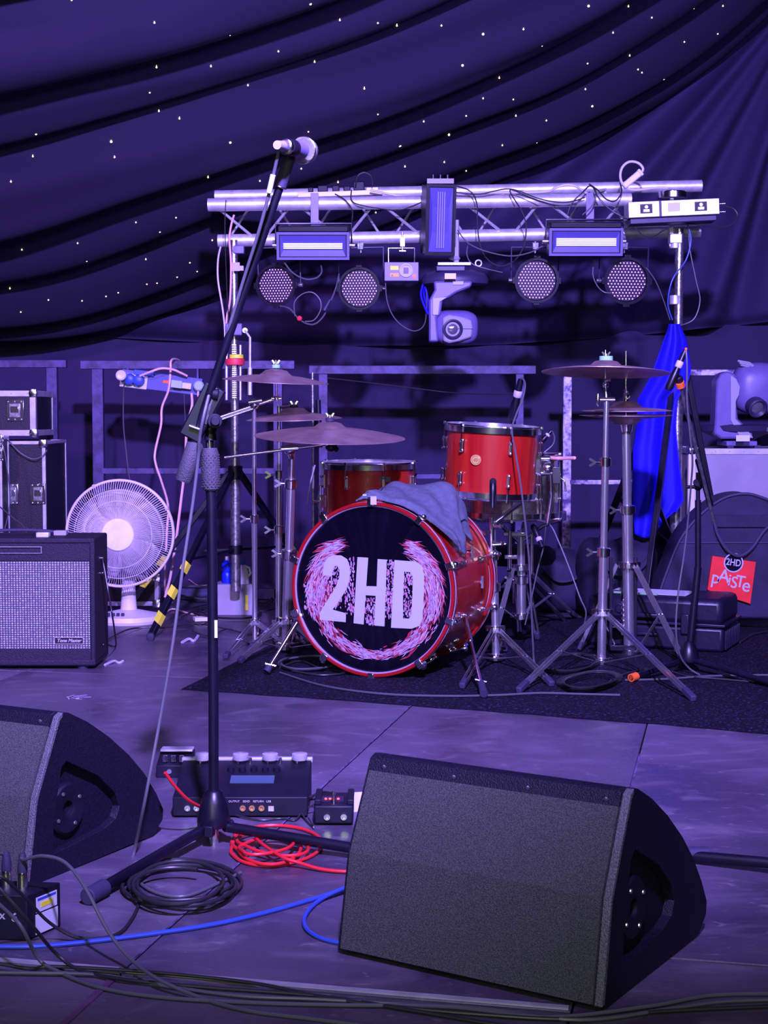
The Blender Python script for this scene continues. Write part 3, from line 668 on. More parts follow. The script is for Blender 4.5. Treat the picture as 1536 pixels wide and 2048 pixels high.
# face panels
abox((AW / 2, .012, AH - .048), (AW - .034, .016, .064), 'control_rail', 'tolex', bev=.002)
abox((AW / 2, .012, .040), (AW - .034, .016, .042), 'lower_rail', 'tolex', bev=.002)
gz0, gz1 = .061, AH - .080
gm = mat('grille_cloth', (.35, .32, .42), .5)
def cloth(m):
    nt = m.node_tree; b = nt.nodes['Principled BSDF']; tc = [n for n in nt.nodes if n.type == 'TEX_COORD'][0]
    sp = nt.nodes.new('ShaderNodeSeparateXYZ'); nt.links.new(tc.outputs['Object'], sp.inputs[0])
    def mm(op, a, c, d=None):
        n = nt.nodes.new('ShaderNodeMath'); n.operation = op
        for i, v in enumerate((a, c, d)):
            if v is None: continue
            if isinstance(v, (int, float)): n.inputs[i].default_value = v
            else: nt.links.new(v, n.inputs[i])
        return n.outputs[0]
    sx = mm('SINE', mm('MULTIPLY', sp.outputs[0], 2 * math.pi / .0095), 0); sz = mm('SINE', mm('MULTIPLY', sp.outputs[2], 2 * math.pi / .0078), 0)
    v = mm('MULTIPLY_ADD', mm('ADD', sx, sz), .25, .5)
    n = nt.nodes.new('ShaderNodeTexNoise'); n.inputs['Scale'].default_value = 160; nt.links.new(tc.outputs['Object'], n.inputs[0])
    v2 = mm('MULTIPLY', v, mm('MULTIPLY_ADD', n.outputs[0], .9, .45))
    r = nt.nodes.new('ShaderNodeValToRGB'); nt.links.new(v2, r.inputs[0]); e = r.color_ramp.elements
    e[0].position = .30; e[0].color = (.045, .042, .055, 1); e[1].position = .92; e[1].color = (.80, .78, .80, 1); k = r.color_ramp.elements.new(.62); k.color = (.20, .18, .24, 1)
    nt.links.new(r.outputs[0], b.inputs['Base Color'])
cloth(gm)
abox((AW / 2, .013, (gz0 + gz1) / 2), (AW - .040, .010, gz1 - gz0), 'grille_cloth', gm)
FA = face((xl, ay, z0))
def pbox(c, s, nm, m, par=t, **k):
    b = MB(); b.M = FA; b.box(c, s); return b.build(nm, m, par, **k)
bd = pbox((AW - .092, gz0 + .028, -.004), (.098, .022, .005), 'badge', 'case_panel', bev=.002)
for c, s in (((AW - .092, gz0 + .0395, -.002), (.100, .0016, .004)), ((AW - .092, gz0 + .0165, -.002), (.100, .0016, .004)), ((AW - .1415, gz0 + .028, -.002), (.0016, .0235, .004)), ((AW - .0425, gz0 + .028, -.002), (.0016, .0235, .004))): pbox(c, s, 'badge_rim', 'silver_text', bd)
text('Tone Master', .017, FA @ Matrix.Translation((AW - .092, gz0 + .028, -.0012)), 'silver_text', 'badge_lettering', t, bold=.0003, shear=.3, sx=.95)
for c, s in (((AW - .315, AH - .030, .005), (.27, .0016, .002)), ((AW - .182, AH - .041, .005), (.0016, .022, .002)), ((AW - .315, AH - .052, .005), (.27, .0012, .002))): pbox(c, s, 'name_plate_rim', 'silver_text')
for x in (.05, AW - .05):
    b = MB(); b.lathe([(.018, -.012), (.021, 0), (.020, .004)], 16, Matrix.Translation((xl + x, ay + .03, z0))); b.build('rubber_foot', 'rubber', t)
b = MB()
pts = smooth([(xl + .18, ay + .1, zt), (xl + .2, ay + .1, zt + .014), (xl + .34, ay + .1, zt + .02), (xl + .46, ay + .1, zt + .014), (xl + .48, ay + .1, zt)], 5); b.tube(pts, .006, 8); b.build('handle', 'rubber', t)
tt = thing('tuner_box', 'little pale metal box lying on top of the guitar amplifier', 'box', (P(105, 1066, ay + .05).x, ay + .05, zt))
b = MB(); q = P(85, 1064, ay + .03); b.box((0, 0, .0085), (.044, .03, .017), Matrix.Translation((q.x, ay + .04, zt))); b.build('body', 'alu', tt, bev=.002)
b = MB(); q = P(113, 1064, ay + .03); b.box((0, 0, .010), (.045, .035, .018), Matrix.Translation((q.x, ay + .10, zt))); b.build('cover', 'case_light', tt, bev=.003)
for yy_, z_ in ((.05, .23), (.05, .20)):
    pass
cable('amp_lead', [(xr + .004, ay + .10, .32), P(205, 1120, ay + .06), P(216, 1180, ay + .03), P(226, 1240, ay), G(232, 1288, .02), G(225, 1292, .006), G(205, 1285, .006), (xr + .005, ay + .12, .07)], .003, 'cable', 'black lead looping out of the side of the guitar amplifier')
for k, yv in enumerate((1116, 1146)):
    b = MB(); q = P(196, yv, ay + .1); b.cyl((xr, ay + .1, q.z), (xr + .012, ay + .1, q.z), .006); b.build('side_plug', 'chrome', t)
# ------------------------------------------------------------ steel frames along the back
def bar(b, x0, y0, x1, y1, Y, d=.04):
    """flat rectangular tube filling the given picture box at depth Y"""
    a = P(x0, y0, Y); c = P(x1, y1, Y); b.box(((a.x + c.x) / 2, Y + d / 2, (a.z + c.z) / 2), (abs(c.x - a.x), d, abs(a.z - c.z)))
def frame_unit(label, top, posts, mids, Y, m):
    q = P((top[0] + top[2]) / 2, 1100, Y)
    t = thing('steel_frame', label, 'frame', (q.x, Y, 0), 'steel frames standing along the back drape')
    b = MB(); bar(b, *top, Y); b.build('top_rail', m, t, bev=.002)
    for x0, x1 in posts:
        b = MB(); a = P(x0, top[3], Y); c = P(x1, top[3], Y); b.box(((a.x + c.x) / 2, Y + .02, a.z / 2), (c.x - a.x, .038, a.z)); b.build('post', m, t, bev=.002)
    for k in mids:
        b = MB(); bar(b, *k, Y); b.build('middle_rail', m, t, bev=.002)
    # foot rail
    a = P(posts[0][0], 1200, Y).x; c = P(posts[-1][1], 1200, Y).x
    b = MB(); b.box(((a + c) / 2, Y + .02, .03), (abs(c - a), .038, .05)); b.build('foot_rail', m, t, bev=.002)
    return t
frame_unit('dull steel frame at the left edge behind the stacked flight cases', (-300, 720, 132, 735), [(-290, -270), (92, 113)], [(-280, 938, 95, 948)], 7.30, 'steel')
frame_unit('dull steel frame behind the white fan, with the power box hung on it', (160, 721, 589, 738), [(183, 205), (546, 564)], [(202, 936, 550, 948)], 7.28, 'steel')
frame_unit('dull steel frame behind the drum kit, right of the boom cymbals', (618, 731, 1072, 748), [(637, 655), (1032, 1048)], [(652, 948, 1036, 958)], 7.30, 'steel')
frame_unit('scuffed pale steel frame behind the hi-hat and blue cloth', (1107, 739, 1700, 751), [(1127, 1144), (1600, 1620)], [(1140, 960, 1620, 969)], 7.28, 'steel_worn')

# ------------------------------------------------------------ power box on the frame
Yp = 7.22; q = P(325, 765, Yp)
t = thing('power_box', 'blue and white mains socket box hanging under the steel frame rail', 'power box', q)
FB = face(q, 0, 0) @ Matrix.Rotation(rad(-7), 4, 'Z'); k = Yp / F_PX
def ppb(nm, m, c, s, par=t, bev=.002, z=0):
    b = MB(); b.M = FB; b.box((c[0] * k, -c[1] * k, z), (s[0] * k, s[1] * k, s[2])); return b.build(nm, m, par, bev=bev)
ppb('housing', mat('power_box_blue', (.10, .10, .34), .5), (0, 0), (160, 34, .06))
ppb('end_plate', 'white', (-55, 4), (54, 28, .075))
for x in (-62, -44):
    b = MB(); b.M = FB @ Matrix.Translation((x * k, -2 * k, .03)); b.lathe([(.0, 0), (.026, 0), (.028, .02), (.024, .045), (.016, .05), (0, .05)], 20); b.build('socket', 'cable_blue', t)
ppb('socket_lid', 'cable_blue', (-36, -14), (40, 10, .09))
b = MB(); b.M = FB @ Matrix.Translation((-76 * k, 4 * k, .05)); b.lathe([(.0, 0), (.024, 0), (.024, .06), (.018, .065), (.007, .062), (0, .062)], 20); b.build('round_plug', 'white', t)
ppb('warning_label', 'orange', (10, -2), (16, 6, .002), z=.031)
ppb('plug', mat('pale_cyan_plug', (.45, .62, .72), .4), (32, 0), (22, 15, .05), z=.045)
ppb('plug', 'white', (52, 1), (18, 12, .04), z=.045)
b = MB(); b.M = FB @ Matrix.Translation((76 * k, 2 * k, .04)); b.lathe([(0, 0), (.024, 0), (.024, .03), (.018, .036), (0, .036)], 20); b.build('round_plug', mat('pale_cyan_plug2', (.42, .58, .66), .4), t)
b = MB()
for x in (-70, 70): a_ = P(325 + x, 752, Yp); b = MB(); b.box((a_.x, Yp + .035, a_.z + .01), (.008, .06, .05)); b.build('hanger', 'steel', t)
def cb(lb, pts, r=.0055, m='cable_pink', nm='mains_cable', **k): return cable(nm, [P(*p) for p in pts], r, m, lb, **k)
cb('pale orange mains cable looping over the top rail and down behind the fan', [(358, 721, 7.34), (350, 718, 7.26), (342, 722, 7.2), (341, 742, 7.19), (337, 780, 7.19), (324, 815, 7.2), (322, 850, 7.2), (310, 905, 7.2), (312, 930, 7.18), (322, 960, 7.14), (336, 1010, 7.0), (334, 1060, 6.95), (330, 1150, 6.9), (332, 1200, 6.9)])
cb('pale orange mains cable arching along the face of the power box', [(280, 752, 7.14), (300, 744, 7.12), (322, 737, 7.12), (345, 739, 7.13), (362, 746, 7.14), (374, 752, 7.16)])
cb('pale orange mains cable dropping from the power box behind the front stand', [(383, 786, 7.18), (384, 810, 7.18), (378, 835, 7.17), (373, 860, 7.15), (370, 930, 7.05), (362, 1000, 6.95), (352, 1080, 6.9), (341, 1150, 6.85), (330, 1195, 6.82)], .0062)
cb('short pale orange tail leaving the cyan plug on the power box', [(398, 776, 7.16), (396, 790, 7.16), (402, 802, 7.17), (408, 812, 7.2)], .005)
cb('thin dark lead hanging from the round plug down behind the fan', [(249, 760, 7.14), (247, 790, 7.18), (247, 850, 7.2), (252, 900, 7.2), (258, 950, 7.15), (270, 1010, 7.0), (285, 1080, 6.9)], .0032, 'cable_grey')
cb('thin grey lead hanging from the right half of the power box', [(368, 786, 7.2), (370, 830, 7.2), (373, 870, 7.2), (376, 905, 7.18)], .002, 'cable_grey')

# ------------------------------------------------------------ fan
Yf = 6.40; gb = G(250, 1243); fc = P(240, 1067, Yf); fr_ = S(107, Yf)
t = thing('fan', 'white desk fan with a big round wire guard beside the amplifier', 'fan', (fc.x, 6.5, 0))
b = MB(); b.lathe([(.0, .0), (.138, .0), (.142, .012), (.135, .030), (.06, .048), (.040, .052), (0, .052)], 48, Matrix.Translation((fc.x + .012, 6.52, 0)) @ Matrix.Scale(1.0, 4)); b.build('foot', 'white', t)
b = MB(); b.lathe([(.036, .045), (.031, .10), (.028, .17), (.032, .20), (0, .20)], 24, Matrix.Translation((fc.x + .010, 6.54, 0))); b.build('neck', 'white', t)
b = MB(); b.M = face((fc.x, Yf, fc.z)); b.lathe([(0, -.20), (.045, -.195), (.062, -.16), (.066, -.09), (.05, -.07), (0, -.07)], 24); b.build('motor_housing', 'white', t)
F1 = face((fc.x, Yf, fc.z), 0, rad(2))
b = MB(); b.M = F1; b.ring((0, 0, 0), fr_, .0058, 64, 8); b.ring((0, 0, -.012), fr_, .005, 64, 8); gr = b.build('guard_rim', 'fanwire', t)
b = MB(); b.M = F1
N = 136
for i in range(N):
    a = 2 * math.pi * i / N; ca, sa = math.cos(a), math.sin(a)
    r_ = [(.058, .052), (.11, .050), (.17, .036), (.205, .018), (fr_, .001)]
    b.tube([(r * math.cos(a + (fr_ - r) * .6), r * math.sin(a + (fr_ - r) * .6), z) for r, z in r_], .0014, 3, cap=False)
b.ring((0, 0, .046), .140, .0016, 48, 5); b.ring((0, 0, .030), .185, .0013, 48, 5)
tag(b.build('front_wires', 'fanwire', t), kind='stuff')
b = MB(); b.M = F1
for i in range(48):
    a = 2 * math.pi * i / 48
    b.tube([(r * math.cos(a), r * math.sin(a), z) for r, z in [(.06, -.085), (.16, -.075), (.205, -.05), (fr_, -.012)]], .0011, 3, cap=False)
tag(b.build('rear_wires', 'fanwire', t), kind='stuff')
b = MB(); b.M = F1; b.lathe([(.0, .045), (.050, .045), (.0655, .050), (.0675, .056), (.064, .060), (0, .062)], 40); b.build('centre_badge', 'disc', t)
for i in range(5):
    a = i * 2 * math.pi / 5 + .3; vs = []
    for j in range(7):
        for l in range(9):
            r = .035 + (.185 - .035) * j / 6; w_ = (.50 + .62 * math.sin(math.pi * (j / 6) ** .8 * .8)); th = a + (l / 8 - .5) * w_ * 1.25
            vs.append((r * math.cos(th), r * math.sin(th), -.022 + .028 * (l / 8 - .5) * (1 + j / 6)))
    b = MB(); b.M = F1; b.add(vs, [(j * 9 + l, j * 9 + l + 1, (j + 1) * 9 + l + 1, (j + 1) * 9 + l) for j in range(6) for l in range(8)]); b.build('blade', 'blade', t, solid=.002)
b = MB(); b.M = F1; b.lathe([(0, -.04), (.04, -.04), (.042, .0), (.03, .02), (0, .022)], 24); b.build('blade_hub', 'blade', t)
for a in (28, 118, 205, 300):
    b = MB(); b.M = F1 @ Matrix.Rotation(rad(a), 4, 'Z') @ Matrix.Translation((fr_ + .001, 0, 0)); b.box((0, 0, -.004), (.016, .010, .026)); b.build('guard_clip', 'tape_blue', t, bev=.001)
b = MB(); b.M = Matrix.Translation((fc.x - .055, 6.43, .040)); 
for k in range(4): b.box((k * .02, -.012, .004), (.012, .014, .012))
b.build('switch_row', 'mh_dark', t)
cable('fan_lead', [(fc.x + .15, 6.50, .02), G(300, 1226, .012), G(325, 1228, .006), G(345, 1218, .008), G(375, 1226, .006), G(395, 1230, .005)], .004, 'cable_pink', 'pale lead leaving the foot of the white fan along the floor')

# ------------------------------------------------------------ flight cases
def case(label, x0, y0, x1, y1, Y, depth, panel='case_panel', edge='alu_edge', latches=(), e=5, extra=None, ztop=True, group=None, name='flight_case', strip=True):
    a, c = P(x0, y0, Y), P(x1, y1, Y); z1, z0 = a.z, max(c.z, 0.0); W, H = c.x - a.x, z1 - z0
    t = thing(name, label, 'case', ((a.x + c.x) / 2, Y + depth / 2, z0), group); ew = S(e, Y)
    cx = (a.x + c.x) / 2
    b = MB(); b.box((cx, Y + depth / 2, z0 + H / 2), (W - .008, depth - .008, H - .008)); b.build('panel_box', panel, t)
    for x in (a.x, c.x):
        for y in (Y, Y + depth):
            b = MB(); b.box((x + (ew / 2 if x == a.x else -ew / 2), y + (ew / 2 if y == Y else -ew / 2), z0 + H / 2), (ew, ew, H)); b.build('edge_strip', edge, t, bev=.002)
    for z in (z0, z1):
        for y in (Y, Y + depth):
            b = MB(); b.box((cx, y + (ew / 2 if y == Y else -ew / 2), z + (ew / 2 if z == z0 else -ew / 2)), (W - 2 * ew, ew, ew)); b.build('edge_strip', edge, t, bev=.002)
        for x in (a.x, c.x):
            b = MB(); b.box((x + (ew / 2 if x == a.x else -ew / 2), Y + depth / 2, z + (ew / 2 if z == z0 else -ew / 2)), (ew, depth - 2 * ew, ew)); b.build('edge_strip', edge, t, bev=.002)
    for x in (a.x, c.x):
        for z in (z0, z1):
            b = MB(); b.ball((x + (.012 if x == a.x else -.012), Y + .010, z + (.012 if z == z0 else -.012)), .021, 8, e=.6); b.build('ball_corner', 'chrome', t)
    for lx, ly, w_, h_ in latches:
        p = P(lx, ly, Y - .002); T = face((p.x, Y - .002, p.z)); w2, h2 = S(w_, Y), S(h_, Y)
        b = MB(); b.M = T; b.box((0, 0, 0), (w2, h2, .005)); l = b.build('latch_dish', 'chrome', t, bev=.003)
        b = MB(); b.M = T; b.box((0, 0, .004), (w2 * .62, h2 * .66, .004)); b.build('dish_recess', 'chrome_dull', l, bev=.002)
        b = MB(); b.M = T; b.box((0, h2 * .05, .008), (w2 * .45, h2 * .30, .006)); b.build('latch_wing', 'chrome', l, bev=.002)
        b = MB(); b.M = T
        for i in (-1, 0, 1):
            for j in (-1, 1): b.ball((i * w2 * .36, j * h2 * .42, .003), .0035, 6)
        tag(b.build('rivets', 'silver_text', l), kind='stuff')
    if strip:
        b = MB(); n = max(2, int(W / .06))
        for z in (z0 + .012, z1 - .012):
            for i in range(n): b.ball((a.x + W * (i + .5) / n, Y - .001, z), .0035, 6)
        tag(b.build('rivets', 'silver_text', t), kind='stuff')
    return t
case('small black flight case with one butterfly latch, on top of the tall case', -90, 781, 72, 872, 6.86, .38, latches=[(30, 821, 36, 42), (-60, 821, 36, 42)], e=12)
tc_ = case('tall black flight case with bright latches below the small case', -70, 882, 95, 1230, 6.82, .46, latches=[(26, 988, 22, 42), (76, 988, 30, 42)], e=7)
b = MB(); a, c = P(-70, 882, 6.82), P(95, 882, 6.82)
case('black flight case at the very left edge, mostly behind the amplifier', -200, 872, 8, 1230, 6.66, .14, latches=[(0, 905, 14, 34)], e=7, strip=False)
cb('grey cable draped across the front of the tall flight case', [(-10, 862, 6.6), (15, 880, 6.78), (40, 905, 6.79), (65, 918, 6.79), (85, 912, 6.79), (94, 900, 6.81)], .0028, 'cable_grey')
cb('grey cable hanging down the left side of the tall flight case', [(-10, 850, 6.6), (6, 890, 6.6), (16, 950, 6.6), (20, 1000, 6.6), (14, 1040, 6.6), (6, 1070, 6.6)], .0028, 'cable_grey')
cb('grey cable running down from the left edge towards the amplifier top', [(-20, 1000, 6.5), (5, 1018, 6.4), (30, 1040, 6.2), (44, 1050, 6.0), (52, 1064, 5.8), (56, 1085, 5.7)], .0030, 'cable_grey')
# open case lid standing behind the fan
Yl = 6.86
case('dark case lid with pale metal edges standing on the floor behind the fan', 175, 1150, 318, 1212, Yl, .05, e=9, strip=False)
# right: pale case under the moving head
case('pale flight case carrying the moving head at the right edge', 1388, 897, 1640, 1215, 6.75, .55, panel='case_light', edge='alu_edge', e=12)
p = P(1440, 1, 6.74)

# ------------------------------------------------------------ truss and its stands
YT = 6.6; rc = S(13, YT)
tz = EYE
tA = P(415, 405, YT); 
t = thing('lighting_truss', 'silver lattice lighting truss spanning the stage above the drums', 'truss', (P(910, 480, YT).x, YT + .06, P(910, 492, YT).z))
def chord(x0, y0, x1, y1, Y, r=rc, **k):
    b = MB(); b.cyl(P(x0, y0, Y), P(x1, y1, Y), r, n=24); c = b.build('chord', 'alu', t)
    return c
YT2 = YT + .24
chord(416, 410, 1262, 399, YT); chord(430, 393, 1403, 372, YT2, rc * .95); chord(436, 482, 1400, 463, YT + .12)
def lerp(a, b, u): return a + (b - a) * u
def ytop(x): return 410 - 11 * (x - 416) / 846
def yback(x): return 393 - 21 * (x - 430) / 973
def ybot(x): return 482 - 19 * (x - 436) / 964
YBc = YT + .12
def pt_(f, x, Y): return P(x, f(x), Y)
for k_ in range(5):
    o = 166 * k_
    for (fa, xa, Ya), (fb, xb, Yb), r_ in (((ytop, 428, YT), (ybot, 514, YBc), .0062), ((ybot, 526, YBc), (ytop, 584, YT), .0062), ((ybot, 455, YBc), (yback, 515, YT2), .0055), ((yback, 540, YT2), (ybot, 598, YBc), .0055)):
        MB().cyl(pt_(fa, xa + o, Ya), pt_(fb, xb + o, Yb), r_, n=10).build('lattice_brace', 'alu', t)
    MB().cyl(pt_(ytop, 470 + o, YT), pt_(yback, 555 + o, YT2), .0055, n=8).build('lattice_brace', 'alu', t)
def hook(x, y0, y1, Y, nm='hook_clamp'):
    b = MB(); a, c = P(x, y0, Y), P(x, y1, Y); b.box(((a.x + c.x) / 2, Y - rc - .004, (a.z + c.z) / 2), (.034, .006, a.z - c.z)); b.ring((0, 0, 0), rc + .004, .004, 20, 6, Matrix.Translation((a.x, Y, P(x, ytop(x), Y).z)) @ Matrix.Rotation(math.pi / 2, 4, 'Y'))
    return b
# stands
def big_stand(label, xp, ptop, Y, hub_y, feet, m='black', pole='chrome_dull', stripe=False, low=None, r=.0165):
    g = P(xp, 1200, Y); t = thing('lighting_stand', label, 'stand', (g.x, Y, 0)); hz = P(xp, hub_y, Y).z; tz_ = P(xp, ptop, Y).z
    MB().cyl((g.x, Y, .25), (g.x, Y, tz_), r, n=20).build('pole', pole, t)
    MB().cyl((g.x, Y, .12), (g.x, Y, hz + .06), r * 1.28, n=20).build('outer_tube', pole if not stripe else 'chrome_dull', t)
    b = MB(); b.lathe([(r * 1.3, -.03), (r * 1.9, -.028), (r * 1.9, .028), (r * 1.3, .03)], 20, Matrix.Translation((g.x, Y, hz))); b.build('hub', 'black', t)
    b = MB(); b.lathe([(r * 1.3, -.02), (r * 1.8, -.018), (r * 1.8, .018), (r * 1.3, .02)], 20, Matrix.Translation((g.x, Y, .30))); b.build('lower_collar', 'black', t)
    for fx, fy in feet:
        f = Vector((fx, fy, .014)); h = Vector((g.x, Y, hz)); d = (f - h); o = Vector((d.x, d.y, 0)).normalized() * r * 1.6
        T = align(h + o, f); L = (f - h - o).length
        b = MB(); b.box((0, 0, L / 2), (.024, .024, L), T); l = b.build('leg', m, t, bev=.003)
        if stripe:
            for k in range(3):
                b = MB(); z = L * (.55 + k * .15)
                vs = [(-.0135, s * .0135, z + (.05 if s > 0 else 0)) for s in (-1, 1)]
                q = .0132; vv = []
                for sx, sy, sh in ((-1, -1, 0), (1, -1, .022), (1, 1, .03), (-1, 1, .012)): vv += [(sx * q, sy * q, z + sh), (sx * q, sy * q, z + sh + .05)]
                b.add(vv, [(0, 2, 3, 1), (2, 4, 5, 3), (4, 6, 7, 5), (6, 0, 1, 7)], T); b.build('hazard_band', 'hazard', l)
        q1 = h + o + (f - h - o) * .55; q0 = Vector((g.x, Y, .30))
        T = align(q0, q1); b = MB(); b.box((0, 0, (q1 - q0).length / 2), (.018, .010, (q1 - q0).length), T); b.build('brace', m, t)
        b = MB(); b.ball(f, .017, 8, e=.7); b.build('rubber_foot', 'rubber', l)
    return t, g
fA, fB = G(326, 1172), G(372, 1212)
lt, lg = big_stand('silver lighting stand holding the left end of the truss, legs striped yellow', 472, 480, 6.62, 945, [(fA.x, 6.62), (fB.x, 5.98), (lg_ := P(650, 1, 7.05).x, 7.1)], stripe=True)
rt, rg_ = big_stand('tall lighting stand under the right end of the truss, black legs', 1350, 458, 6.62, 715, [(P(1165, 1, 6.95).x, 7.0), (P(1480, 1, 6.75).x, 6.72), (P(1296, 1, 6.12).x, 6.12)], r=.0185)
rz0 = rt
b = MB(); 
for y in (488, 600): b = MB(); b.lathe([(.020, -.02), (.024, -.018), (.024, .018), (.020, .02)], 20, Matrix.Translation(P(1350, y, 6.62))); b.build('clamp_collar', 'alu', rt)
b = MB(); q = P(1350, 478, 6.62); b.box((q.x, 6.62, q.z), (.052, .05, .040)); b.build('top_fork', 'alu', rt, bev=.003)
b = MB(); q = P(478, 500, 6.62); b.box((q.x, 6.62, q.z), (.046, .045, .034)); b.build('top_fork', 'mh_grey', lt, bev=.003)
# winch, crank and rack of the left stand
b = MB(); q = P(492, 662, 6.56); b.cyl(q, q + Vector((0, -.05, 0)), .011); b.tube([q + Vector((0, -.05, 0)), P(500, 675, 6.5), P(500, 770, 6.5)], .005, 8); b.cyl(P(500, 735, 6.5), P(500, 790, 6.5), .0095); b.build('winch_crank', 'alu', lt)
b = MB(); q = P(470, 660, 6.6); b.box((q.x, 6.58, q.z), (.07, .07, .05)); b.build('winch_body', 'mh_grey', lt, bev=.004)
b = MB()
for k in range(26): b.box((P(463, 1, 6.56).x, 6.585, P(0, 690 + k * 4.2, 6.58).z), (.018, .012, .0045))
tag(b.build('rack_teeth', 'alu', lt), kind='stuff')
b = MB(); b.cyl(P(453, 700, 6.6), P(453, 800, 6.6), .006); b.cyl(P(481, 690, 6.6), P(481, 800, 6.6), .005); b.build('side_rod', 'alu', lt)
b = MB(); b.lathe([(.040, -.013), (.042, 0), (.040, .013)], 20, Matrix.Translation(P(470, 724, 6.6))); b.build('red_tape_band', 'tape_red', lt)
b = MB(); b.lathe([(.030, -.006), (.030, .010)], 20, Matrix.Translation(P(473, 714, 6.6))); b.build('yellow_tape_band', 'hazard', lt)
b = MB(); q = P(470, 533, 6.56); b.box((q.x, 6.57, q.z), (.038, .004, .036)); b.box((q.x + .02, 6.572, q.z - .006), (.03, .003, .02), rz(0)); b.build('tape_flag', 'tape_blue', lt)
cb('pale cable strung down the left end of the truss', [(468, 430, 6.5), (462, 452, 6.52), (459, 480, 6.54), (462, 530, 6.56), (460, 600, 6.58), (453, 640, 6.6), (452, 700, 6.6)], .0045, 'cable_pink')
cb('lilac cable hanging from the left truss end down to the winch', [(441, 494, 6.66), (436, 520, 6.62), (436, 560, 6.6), (444, 610, 6.58), (449, 650, 6.58), (450, 690, 6.58)], .0040, 'cable_white')
cb('thin dark cable over the left end of the truss', [(452, 400, 6.56), (450, 440, 6.55), (451, 500, 6.55), (454, 580, 6.56), (458, 650, 6.57)], .0022, 'cable')

# ------------------------------------------------------------ lamps on the truss
def strobe(label, cx, cy, w, h, Y, shiny, vert=False, yoke=True):
    q = P(cx, cy, Y); k = Y / F_PX; W, H = w * k, h * k
    t = thing('strobe_light', label, 'stage light', q); T = face(q, rad(7) if vert else 0, rad(9))
    D = .13
    b = MB(); b.M = T; bw = .010
    b.box((0, 0, -D / 2), (W, H, D)); b.build('housing', 'black', t, bev=.004)
    b = MB(); b.M = T
    for c, s in (((0, H / 2 - bw / 2, .003), (W, bw, .008)), ((0, -H / 2 + bw / 2, .003), (W, bw, .008)), ((-W / 2 + bw / 2, 0, .003), (bw, H - 2 * bw, .008)), ((W / 2 - bw / 2, 0, .003), (bw, H - 2 * bw, .008))): b.box(c, s)
    b.build('front_bezel', 'mh_grey' if not vert else 'black', t)
    a, c = (W - .03, H - .028)
    b = MB(); b.M = T; b.add([(-a / 2, -c / 2, .004), (a / 2, -c / 2, .004), (a / 2, c / 2, .004), (-a / 2, c / 2, .004), (-a / 2 + .012, -c * .2, -.006 + .0075), (a / 2 - .012, -c * .2, .0015), (a / 2 - .012, c * .2, .0015), (-a / 2 + .012, c * .2, .0015)], [(0, 1, 5, 4), (1, 2, 6, 5), (2, 3, 7, 6), (3, 0, 4, 7), (4, 5, 6, 7)]); b.build('reflector', 'reflector', t, flat=True)
    n = 3 if shiny else 4
    for i in range(n):
        b = MB(); b.M = T
        if vert: b.cyl(((i - (n - 1) / 2) * .009, -c * .44, .010), ((i - (n - 1) / 2) * .009, c * .44, .010), .0024 if n == 3 else .002, n=8)
        else: b.cyl((-a * .45, (i - (n - 1) / 2) * .0085, .010), (a * .45, (i - (n - 1) / 2) * .0085, .010), .0034, n=8)
        b.build('flash_tube', 'tube' if not vert else 'reflector_line', t)
    if not vert and yoke:
        b = MB(); b.M = T; x = W / 2 + .008
        b.tube([(-x, 0, -D * .5), (-x, H * .78, -D * .5), (x, H * .78, -D * .5), (x, 0, -D * .5)], .005, 6); b.build('yoke', 'black', t)
        for s in (-1, 1):
            b = MB(); b.M = T; b.cyl((s * W / 2, 0, -D * .5), (s * (W / 2 + .022), 0, -D * .5), .010); b.build('yoke_knob', 'chrome_dull', t)
    if not vert:
        b = MB(); b.M = T; b.box((0, H / 2 + .012, -D * .5), (W * .97, .024, D * .9)); b.build('top_cover', 'black', t, bev=.004)
    return t
Ys = 6.42
s1 = strobe('wide strobe light on the left half of the truss with lit tubes', 626, 492, 144, 54, Ys, True)
s2_ = strobe('wide strobe light on the right half of the truss', 1172, 484, 146, 54, Ys, False)
s3 = strobe('upright strobe light hung over the middle of the truss', 881, 440, 60, 138, 6.38, False, vert=True)
for xx, tt in ((630, s1), (1178, s2_)):
    b = hook(xx, 388, 458, YT); b.build('hook_clamp', 'mh_grey', tt, bev=.001)
    b = MB(); q = P(xx, 455, YT - .06); b.cyl(q, q + Vector((0, 0, -.05)), .007); b.ball(q, .011, 8); b.build('clamp_bolt', 'chrome', tt)
b = MB(); q = P(881, 362, 6.40); b.box((q.x, 6.45, q.z), (.11, .10, .02)); 
for k in range(3): b.cyl(q + Vector((-.03 + k * .03, .02, .0)), q + Vector((-.03 + k * .03, .02, .028)), .007)
b.build('top_cover', 'black', s3)
b = MB(); b.cyl(P(914, 440, 6.5), P(914, 530, 6.5), .009); b.build('side_arm', 'mh_light', s3)

